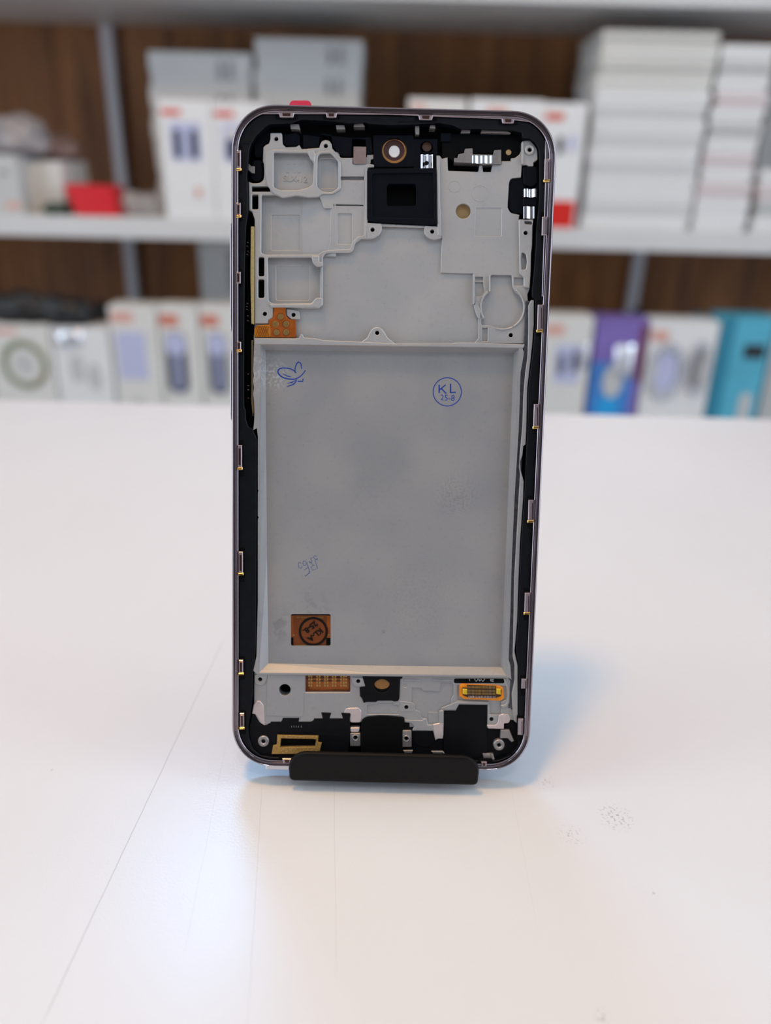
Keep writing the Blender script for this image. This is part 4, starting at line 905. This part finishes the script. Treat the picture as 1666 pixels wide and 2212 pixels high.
# =================================================================== GOODS ON THE SHELVES
M['card'] = mat('white_card', (.79, .79, .785, 1), .5, 0, .02, 12)
M['cardgrey'] = mat('greyish_card', (.55, .555, .545, 1), .55, 0, .03, 12)
M['cardcream'] = mat('cream_card', (.72, .71, .675, 1), .55, 0, .03, 12)
M['card2'] = mat('off_white_card', (.66, .66, .66, 1), .5, 0, .02, 12)
M['cardcream2'] = mat('dull_cream_card', (.58, .575, .54, 1), .5, 0, .02, 12)
M['cardpink'] = mat('pinkish_card', (.70, .62, .62, 1), .5, 0, .03, 12)
M['logo'] = mat('red_logo_print', srgb(214, 78, 58), .5)
M['logopale'] = mat('pale_red_print', srgb(218, 165, 152), .5)
M['logopale2'] = mat('salmon_print', srgb(206, 128, 108), .5)
M['lav'] = mat('lavender_print', srgb(190, 194, 224), .4)
M['lavdark'] = mat('slate_print', srgb(66, 72, 92), .4)
M['darkprint'] = mat('grey_text_print', srgb(138, 138, 140), .5)
M['redbox'] = mat('red_card', srgb(214, 28, 40), .42)
M['redorange'] = mat('red_print_block', srgb(214, 34, 22), .42)
M['green'] = mat('dark_green_plastic', srgb(52, 70, 60), .5)
M['clear'] = mat('cloudy_plastic_film', srgb(190, 186, 184), .18, 0, .1, 40, alpha=.55)
M['blackbag'] = mat('black_plastic_hanger', (.012, .012, .013, 1), .4)
M['greybag'] = mat('grey_bag_film', srgb(150, 145, 146), .25, 0, .3, 30)
M['mauvebag'] = mat('mauve_bag_film', srgb(120, 98, 92), .3, 0, .3, 30)
M['teal'] = mat('teal_card', srgb(84, 176, 202), .4, 0, .1, 14)
M['tealdark'] = mat('dark_teal_card', srgb(42, 132, 160), .45)
M['purple'] = mat('purple_card', srgb(128, 108, 180), .4, 0, .12, 15)
M['blue'] = mat('blue_card', srgb(66, 128, 200), .4, 0, .15, 15)
M['cyan'] = mat('bright_blue_print', srgb(40, 160, 226), .4)
M['maroon'] = mat('maroon_print', srgb(120, 60, 92), .45)
M['blister'] = mat('glossy_blister', srgb(236, 238, 246), .06, .55, spec=1.0, coat=1.0)
M['ringgreen'] = mat('green_ring_print', srgb(118, 172, 130), .4, 0, .35, 18, col2=srgb(150, 130, 110))
M['ringpale'] = mat('pale_green_print', srgb(190, 220, 190), .4)
M['black2'] = mat('black_print', (.012, .016, .022, 1), .4)
def wbox(x0, x1, y0, z0, z1, Y, dep):
    return None
def carton(name, label, cat, xl, xr, ymid, ztop, zbot, Y, dep, m, parts=(), group=None, yaw=0.0, lean=0.0, bev=.8):
    """a standing carton: px limits xl..xr read at row ymid; ztop/zbot in mm; parts in 0..1 face units"""
    X0, X1 = on_y(xl, ymid, Y).x, on_y(xr, ymid, Y).x
    w = X1 - X0; h = ztop - zbot
    root = empty(name, ((X0 + X1) / 2 * MM, Y * MM, zbot * MM)); tag(root, label, cat, group)
    root.rotation_euler = (lean, 0, yaw)
    bm = BM(); boxm(bm, -w / 2, w / 2, 0, dep, 0, h, bev); link('carton_body', bm, m, root)
    for ip, (pn, u0, v0, u1, v1, pm, kind) in enumerate(parts):
        bm = BM(); fy = -.5 - .15 * ip
        a, b, c, d = -w / 2 + u0 * w, -w / 2 + u1 * w, v0 * h, v1 * h
        if kind == 'rect': boxm(bm, a, b, fy, .3, c, d, 0)
        elif kind == 'round':
            r = min(b - a, d - c) * .48
            o = rnd([(a, c), (b, c), (b, d), (a, d)], r, 6); flat(bm, o, fy, .3)
        elif kind == 'disc': flat(bm, [((a + b) / 2 + (b - a) / 2 * math.cos(t * math.pi / 16), (c + d) / 2 + (d - c) / 2 * math.sin(t * math.pi / 16)) for t in range(32)], fy, .3)
        elif kind == 'ring':
            o = [((a + b) / 2 + (b - a) / 2 * math.cos(t * math.pi / 20), (c + d) / 2 + (d - c) / 2 * math.sin(t * math.pi / 20)) for t in range(40)]
            i_ = [((a + b) / 2 + (b - a) * .36 * math.cos(t * math.pi / 20), (c + d) / 2 + (d - c) * .36 * math.sin(t * math.pi / 20)) for t in range(40)]
            flat(bm, o, fy - (3 if pm is M['blister'] else 0), .3, i_)
        elif kind == 'bulge':
            n = 10; g = [[bm.verts.new(((a + (b - a) * i / n) * MM, (-9 * (1 - (2 * i / n - 1) ** 4) * (1 - (2 * j / n - 1) ** 4) + .2) * MM, (c + (d - c) * j / n) * MM)) for i in range(n + 1)] for j in range(n + 1)]
            for j in range(n):
                for i in range(n): bm.faces.new((g[j][i], g[j][i + 1], g[j + 1][i + 1], g[j + 1][i]))
            link(pn, bm, pm, root, True); continue
        link(pn, bm, pm, root)
    return root
def flat(bm, loop, y0, y1, hole=None):
    if hole:
        n = len(loop)
        A = [[bm.verts.new((x * MM, y * MM, z * MM)) for x, z in l] for l in (loop, hole) for y in (y0, y1)]
        for i in range(n):
            j = (i + 1) % n
            for p, q in ((0, 2), (2, 3), (3, 1), (1, 0)): bm.faces.new((A[p][i], A[p][j], A[q][j], A[q][i]))
    else:
        a = [bm.verts.new((x * MM, y0 * MM, z * MM)) for x, z in loop]; b = [bm.verts.new((x * MM, y1 * MM, z * MM)) for x, z in loop]
        n = len(a)
        for i in range(n): bm.faces.new((a[i], a[(i + 1) % n], b[(i + 1) % n], b[i]))
        bm.faces.new(a[::-1]); bm.faces.new(b)
    bmesh.ops.recalc_face_normals(bm, faces=bm.faces[:])
def lump(name, label, cat, px, py, Y, w, h, dep, zb, m, seed, group=None, amp=.25, freq=18):
    """a crumpled bag"""
    bm = BM(); bmesh.ops.create_icosphere(bm, subdivisions=4, radius=1)
    for v in bm.verts:
        k = 1 + amp * noise.noise(v.co * 1.7 + Vector((seed, 0, 0))) + amp * .5 * noise.noise(v.co * 4 + Vector((0, seed, 0))) + amp * .22 * noise.noise(v.co * 9 + Vector((0, 0, seed)))
        c = v.co * k; z = max(c.z, -.75)
        v.co = Vector((c.x * w / 2 * MM, c.y * dep / 2 * MM, (z + .75) * h / 1.75 * MM))
    X = on_y(px, py, Y).x
    o = link(name, bm, m, None, True); o.location = (X * MM, (Y + dep / 2) * MM, zb * MM)
    return tag(o, label, cat, group)
ZS, ZL = 59.3, -254.7
# ---- middle shelf, left
YF = 1096
carton('goods_box', 'pale white carton at the far left of the middle shelf', 'box', -40, 42, 400, on_y(20, 335, YF).z, ZS, YF, 110, M['cardgrey'], (('label_print', .55, .66, .75, .74, M['darkprint'], 'rect'), ('label_print', .55, .1, .95, .2, M['logopale'], 'rect')))
carton('goods_box', 'greenish white carton left of the small red box on middle shelf', 'box', 46, 137, 400, on_y(90, 348, YF + 35).z, ZS, YF + 35, 110, M['cardcream'])
zt = on_y(20, 335, YF).z
lump('plastic_bag', 'grey crumpled plastic bag on top of the far left white carton', 'bag', 14, 300, YF + 10, 95, 54, 80, zt + .5, M['greybag'], 3)
lump('plastic_bag', 'mauve crumpled bag on the greenish white carton at left', 'bag', 108, 320, YF + 52, 62, 36, 70, on_y(90, 348, YF + 35).z + .5, M['mauvebag'], 8)
lump('cable_bag', 'dark green coiled item in front of the greenish carton', 'bag', 112, 440, YF - 4, 46, 17, 36, ZS + .2, M['green'], 12)
# red box: slanted lid
X0, X1 = on_y(163, 445, YF).x, on_y(254, 445, YF).x
bm = BM(); h = on_y(200, 400, YF).z - ZS; w = X1 - X0
pr = [(-w / 2, 0), (w / 2, 0), (w / 2 - 8, h * .96), (-w / 2 - 14, h)]
a = [bm.verts.new((x * MM, 0, z * MM)) for x, z in pr]; b = [bm.verts.new((x * MM, .06, z * MM)) for x, z in pr]
for i in range(4): bm.faces.new((a[i], a[(i + 1) % 4], b[(i + 1) % 4], b[i]))
bm.faces.new(a[::-1]); bm.faces.new(b); bmesh.ops.recalc_face_normals(bm, faces=bm.faces[:])
bmesh.ops.bevel(bm, geom=bm.edges[:], offset=.0012, segments=2, affect='EDGES')
o = link('gift_box', bm, M['redbox']); o.location = ((X0 + X1) / 2 * MM, YF * MM, ZS * MM); tag(o, 'small bright red box lying near the left upright of the middle shelf', 'box')
for px, sd, lab in ((277, 21, 'clear plastic pouch right beside the small red box'), (318, 25, 'clear plastic pouch leaning by the tall white earphone carton')):
    lump('plastic_pouch', lab, 'pouch', px, 430, YF + 10, 40, 34, 40, ZS + .2, M['clear'], sd)
# ---- earphone cartons in the middle row
def earphone_parts(): return (('logo_print', .05, .875, .42, .925, M['logo'], 'rect'), ('picture_print', .18, .5, .78, .82, M['lav'], 'rect'), ('earphone_print', .24, .52, .40, .76, M['lavdark'], 'round'), ('earphone_print', .56, .52, .72, .76, M['lavdark'], 'round'), ('mark_print', .6, .18, .72, .28, M['logopale'], 'disc'))
ztE = on_y(410, 216, YF).z
GE = 'white earphone cartons on the middle shelf'
carton('earphone_carton', 'white earphone carton with red logo standing left of the phone frame', 'carton', 350, 461, 335, ztE, ZS, YF, 42, M['card'], earphone_parts(), GE)
carton('earphone_carton', 'white earphone carton half hidden by the upper left corner of the phone', 'carton', 463, 574, 335, ztE - 1, ZS, YF + 1, 42, M['card'], (('logo_print', .05, .875, .42, .925, M['logo'], 'rect'), ('picture_print', .18, .5, .78, .82, M['lav'], 'rect'), ('earphone_print', .24, .52, .46, .7, M['lavdark'], 'round'), ('earphone_print', .24, .7, .5, .78, M['cardcream'], 'disc')), GE)
carton('earphone_carton', 'white carton whose top edge just shows above the middle of the phone', 'carton', 880, 1003, 335, on_y(940, 212, YF).z, ZS, YF + 3, 42, M['cardcream'], (('logo_print', .05, .9, .3, .95, M['logopale'], 'rect'),), GE)
carton('earphone_carton', 'white carton with reddish logo behind the upper right corner of the phone', 'carton', 1012, 1166, 335, on_y(1090, 214, YF).z, ZS, YF + 2, 42, M['card'], (('logo_print', .22, .88, .5, .94, M['logopale'], 'rect'), ('logo_print', .3, .80, .52, .86, M['logo'], 'rect')), GE)
carton('earphone_carton', 'white carton with solid red lower block right of the phone', 'carton', 1158, 1258, 345, on_y(1220, 222, YF).z, ZS, YF, 42, M['card'], (('logo_print', .12, .86, .52, .93, M['logopale'], 'rect'), ('logo_print', .12, .87, .5, .91, M['logo'], 'rect'), ('red_block', .08, .0, .95, .225, M['redorange'], 'rect'), ('earphone_print', .42, .6, .56, .74, M['lavdark'], 'round'), ('earphone_print', .68, .62, .82, .76, M['lav'], 'round')), GE)
# ---- flat boxes stacked behind them
def stack(xl, xr, ypx, zt, zb, n, Y, dep, mats, lab, group, text=None, jit=2.0, seed=1, heights=None):
    rg = random.Random(seed); h = (zt - zb) / n; z = zb
    for k in range(n):
        X0, X1 = on_y(xl, ypx, Y).x, on_y(xr, ypx, Y).x; w = X1 - X0
        hh = (heights[k] if heights else h) - .25
        j = rg.uniform(-jit, jit)
        root = empty('flat_box', ((X0 + X1) / 2 * MM + j * MM, (Y + rg.uniform(0, 2)) * MM, z * MM)); tag(root, lab(k, n), 'box', group)
        root.rotation_euler.z = rg.uniform(-.012, .012)
        m = mats[k % len(mats)]
        bm = BM(); boxm(bm, -w / 2 + .8, w / 2 - .8, .9, dep - .9, 0, hh * .62, .5); link('box_base', bm, m, root)
        bm = BM(); boxm(bm, -w / 2 - .8, w / 2 + .8, -.8, dep + .8, hh * .42, hh, .7); link('box_lid', bm, m, root)
        if text:
            bm = BM()
            for u in text:
                x = -w / 2 + u * w; boxm(bm, x - 4, x + 4, -1.0, .2, hh * .22, hh * .78)
            link('text_print', bm, M['darkprint'], root)
        z += (heights[k] if heights else h)
ORD = ('bottom', 'second', 'third', 'fourth', 'fifth', 'sixth', 'seventh', 'eighth', 'ninth', 'tenth', 'eleventh', 'twelfth', 'thirteenth', 'fourteenth', 'fifteenth', 'sixteenth')
def olab(tail): return lambda k, n: ('topmost' if k == n - 1 else ORD[k] + (' from the bottom' if k else 'most')).replace('bottommost', 'lowest') + ' ' + tail
YB = 1180
z1 = on_y(430, 112, YB).z
stack(322, 540, 165, z1, ZS, 5, YB, 150, [M['cardgrey']], olab('flat white box in the stack behind the left earphone cartons'), 'flat boxes behind the earphone cartons, left stack', text=(.70, .80), seed=3)
z2 = on_y(660, 83, YB).z
stack(552, 780, 165, z2, ZS, 6, YB, 150, [M['cardgrey']], olab('flat white box in the taller stack behind the phone top'), 'flat boxes behind the earphone cartons, taller stack', text=(.70, .80), seed=4)
# ---- the big stacks at the right
YR = 1104
z3 = on_y(1420, 66, YR).z
stack(1278, 1518, 300, z3, ZS, 14, YR, 150, [M[k] for k in ('card', 'card2', 'card', 'card', 'card2', 'card', 'card2', 'card', 'card2', 'card', 'cardcream', 'cardcream2', 'cardcream', 'cardcream2')], olab('flat white box in the tall stack right of the red-block carton'), 'flat boxes in the tall right-hand stack', jit=2.5, seed=9)
z4 = on_y(1610, 96, YR).z; zc = on_y(1570, 395, YR).z
stack(1505, 1618, 450, zc, ZS, 3, YR - 6, 120, [M['card'], M['card'], M['cardpink']], olab('short white box under the second right-hand stack'), 'short boxes under the second right-hand stack', seed=11)
stack(1540, 1652, 250, z4, zc + .2, 9, YR, 140, [M['card'], M['cardpink'], M['card'], M['cardgrey']], olab('flat pinkish white box in the second right-hand stack'), 'flat boxes in the second right-hand stack', jit=2.5, seed=12)
stack(1640, 1760, 430, on_y(1660, 365, YR).z, ZS, 4, YR - 4, 120, [M['card'], M['cardgrey'], M['cardpink']], olab('white box of the low pile at the right photo edge'), 'low pile of boxes at the right edge', seed=13)
carton('goods_box', 'grey carton standing behind the second right-hand stack at the edge', 'box', 1655, 1760, 250, on_y(1690, 150, YR + 150).z, ZS, YR + 150, 60, M['cardgrey'])
# ---- lower shelf, left
YL2 = 1096
zl = lambda x, y: on_y(x, y, YL2).z
GL = 'accessory cartons on the lower shelf, left of the phone'
carton('accessory_carton', 'carton with printed green ring at the far left of the lower shelf', 'carton', -22, 114, 780, zl(60, 702), ZL, YL2, 50, M['cardcream'], (('logo_print', .1, .9, .5, .95, M['logopale'], 'rect'), ('ring_print', .18, .30, .92, .84, M['ringgreen'], 'ring'), ('ring_centre', .38, .46, .70, .70, M['cardgrey'], 'disc')), GL)
carton('accessory_carton', 'carton with pale grey earphone picture in shiny film on lower shelf', 'carton', 119, 240, 780, zl(180, 708), ZL, YL2, 50, M['card'], (('earphone_print', .25, .4, .5, .7, M['cardgrey'], 'round'), ('earphone_print', .55, .3, .8, .62, M['cardgrey'], 'disc'), ('film_blister', .05, .8, .55, .98, M['blister'], 'bulge')), GL)
carton('accessory_carton', 'carton with lavender picture panel standing third on the lower shelf', 'carton', 246, 346, 780, zl(300, 662), ZL, YL2, 50, M['cardcream'], (('logo_print', .05, .86, .5, .95, M['logopale'], 'rect'), ('picture_print', .1, .36, .72, .78, M['lav'], 'rect'), ('mark_print', .35, .12, .55, .2, M['cardgrey'], 'disc')), GL)
carton('accessory_carton', 'carton with dark capsule picture under left upright on lower shelf', 'carton', 350, 434, 780, zl(390, 662), ZL, YL2 + 1, 50, M['cardcream'], (('logo_print', .02, .83, .5, .93, M['logopale2'], 'rect'), ('capsule_print', .12, .24, .66, .78, M['lavdark'], 'round'), ('capsule_cap', .14, .58, .64, .77, M['lav'], 'round'), ('capsule_glint', .34, .28, .46, .7, M['lav'], 'round')), GL)
carton('accessory_carton', 'carton with dark capsule picture right against the left phone edge', 'carton', 438, 524, 780, zl(470, 662), ZL, YL2, 50, M['cardcream'], (('logo_print', .02, .83, .46, .93, M['logopale2'], 'rect'), ('capsule_print', .15, .24, .62, .78, M['lavdark'], 'round'), ('capsule_cap', .17, .58, .60, .77, M['lav'], 'round'), ('capsule_glint', .35, .28, .46, .7, M['lav'], 'round')), GL)
carton('accessory_carton', 'grey white tall carton standing behind the capsule cartons', 'carton', 432, 545, 590, on_y(470, 522, YL2 + 150).z, ZL, YL2 + 150, 60, M['cardgrey'], (('text_print', .55, .7, .7, .95, M['darkprint'], 'rect'),))
for i, (px, py, w, h, sd, lab) in enumerate(((30, 670, 110, 46, 31, 'black bag lying on the green ring carton'), (130, 668, 90, 44, 35, 'black bag lying on the shiny film carton'))):
    zb = (zl(60, 702), zl(180, 708))[i] + .5
    lump('black_bag', lab, 'bag', px, py, YL2 + 2, w, h, 46, zb, M['blackbag'], sd)
lump('black_bag', 'small black bag in the gap behind the lavender picture carton', 'bag', 200, 682, YL2 + 60, 70, 170, 60, ZL + .2, M['blackbag'], 39)
# ---- lower shelf, right
GR = 'accessory cartons on the lower shelf, right of the phone'
carton('accessory_carton', 'white carton with small lavender picture right of the phone on lower shelf', 'carton', 1160, 1272, 790, zl(1230, 684), ZL, YL2, 50, M['cardcream'], (('logo_print', .1, .84, .45, .93, M['logopale'], 'rect'), ('picture_print', .34, .42, .82, .76, M['lav'], 'rect'), ('earphone_print', .4, .5, .52, .68, M['lavdark'], 'round'), ('earphone_print', .66, .52, .78, .7, M['lavdark'], 'round'), ('film_blister', .84, .55, .99, .8, M['blister'], 'bulge')), GR)
carton('accessory_carton', 'purple and blue carton with a shiny round blister', 'carton', 1279, 1388, 790, zl(1330, 688), ZL, YL2, 50, M['purple'], (('blue_print', .0, .0, .84, .62, M['blue'], 'rect'), ('cyan_print', .2, .0, .62, .3, M['cyan'], 'rect'), ('side_stripe', .86, .45, .99, .95, M['maroon'], 'rect'), ('blister', .42, .48, .82, .78, M['blister'], 'bulge'), ('picture_print', .25, .3, .65, .6, M['cardgrey'], 'disc')), GR)
carton('accessory_carton', 'white carton with clear glossy blisters between blue and teal cartons', 'carton', 1394, 1540, 790, zl(1470, 694), ZL, YL2, 50, M['card'], (('logo_print', .02, .82, .28, .92, M['logopale'], 'rect'), ('picture_print', .18, .36, .5, .74, M['lav'], 'rect'), ('picture_print', .68, .42, .84, .74, M['darkprint'], 'rect'), ('blister', .04, .30, .58, .82, M['blister'], 'ring'), ('blister', .62, .34, .95, .84, M['blister'], 'ring'), ('leaf_print', .1, .02, .9, .09, M['green'], 'rect')), GR)
t = carton('accessory_carton', 'teal carton with black lettering block at right end of lower shelf', 'carton', 1546, 1655, 790, zl(1600, 686), ZL, YL2, 60, M['teal'], (('side_panel', .0, .0, .26, 1.0, M['tealdark'], 'rect'), ('text_print', .5, .66, .92, .78, M['black2'], 'rect'), ('pale_print', .62, .05, .86, .36, M['cardgrey'], 'round')), GR)
carton('accessory_carton', 'pale carton at the right photo edge of the lower shelf', 'carton', 1660, 1760, 790, zl(1690, 690), ZL, YL2 + 20, 50, M['cardgrey'], (), GR)
lump('teal_bag', 'dark teal pouch behind the teal carton', 'pouch', 1530, 680, YL2 + 62, 86, 176, 60, ZL + .2, M['tealdark'], 44, amp=.12)
lump('black_bag', 'black bag peeking up behind the purple and blue carton', 'bag', 1385, 690, YL2 + 60, 46, 190, 50, ZL + .2, M['blackbag'], 46, amp=.12)

# =================================================================== LIGHT
def area(name, loc, target, sx, sy, power, col):
    l = bpy.data.lights.new(name, 'AREA'); l.shape = 'RECTANGLE'; l.size = sx; l.size_y = sy; l.energy = power; l.color = col
    o = bpy.data.objects.new(name, l); COL.objects.link(o); o.location = loc
    o.rotation_euler = (Vector(target) - Vector(loc)).to_track_quat('-Z', 'Y').to_euler(); return o
area('ceiling_panel_light', (-.31, -.02, 1.66), (-.31, -.02, 0), .20, .20, 9.3, (1, .54, .16))
area('cool_tube_light', (-.30, 1.22, 1.46), (0.0, 0, 0), .45, .10, 6.8, (.26, .56, 1))
area('front_panel_light', (.1, -.85, 1.66), (.1, -.85, 0), .25, .25, 3.0, (.86, .93, 1))
for sx in (-1, 1):
    area('side_fill_light', (1.5 * sx, .1, 1.66), (1.5 * sx, .15, 0), .6, .6, 6.5, (.70, .92, 1))  # added fill lamps that brighten the shelf goods
W = bpy.data.worlds.new('World'); SC.world = W; W.use_nodes = True
bg = W.node_tree.nodes['Background']; bg.inputs['Color'].default_value = (.86, .96, 1.11, 1); bg.inputs['Strength'].default_value = 1.9

# =================================================================== CAMERA
cd = bpy.data.cameras.new('camera'); co = bpy.data.objects.new('camera', cd); COL.objects.link(co); SC.camera = co
cd.sensor_fit = 'VERTICAL'; cd.sensor_height = 36.0; cd.sensor_width = 36.0; cd.lens = 36.0 * FP / 2212.0
cd.clip_start = .01; cd.clip_end = 50
up = -CD; back = -_f
co.matrix_world = Matrix(((CR.x, up.x, back.x, CAM.x * MM), (CR.y, up.y, back.y, CAM.y * MM), (CR.z, up.z, back.z, CAM.z * MM), (0, 0, 0, 1)))
cd.dof.use_dof = True; cd.dof.focus_distance = .191; cd.dof.aperture_fstop = cd.lens / 4.0; cd.dof.aperture_blades = 0
SC.view_settings.view_transform = 'Standard'; SC.view_settings.look = 'None'; SC.view_settings.gamma = 1; SC.view_settings.exposure = 0.25
SC.cycles.max_bounces = 8; SC.cycles.diffuse_bounces = 4; SC.cycles.use_denoising = True; SC.cycles.caustics_reflective = False; SC.cycles.caustics_refractive = False
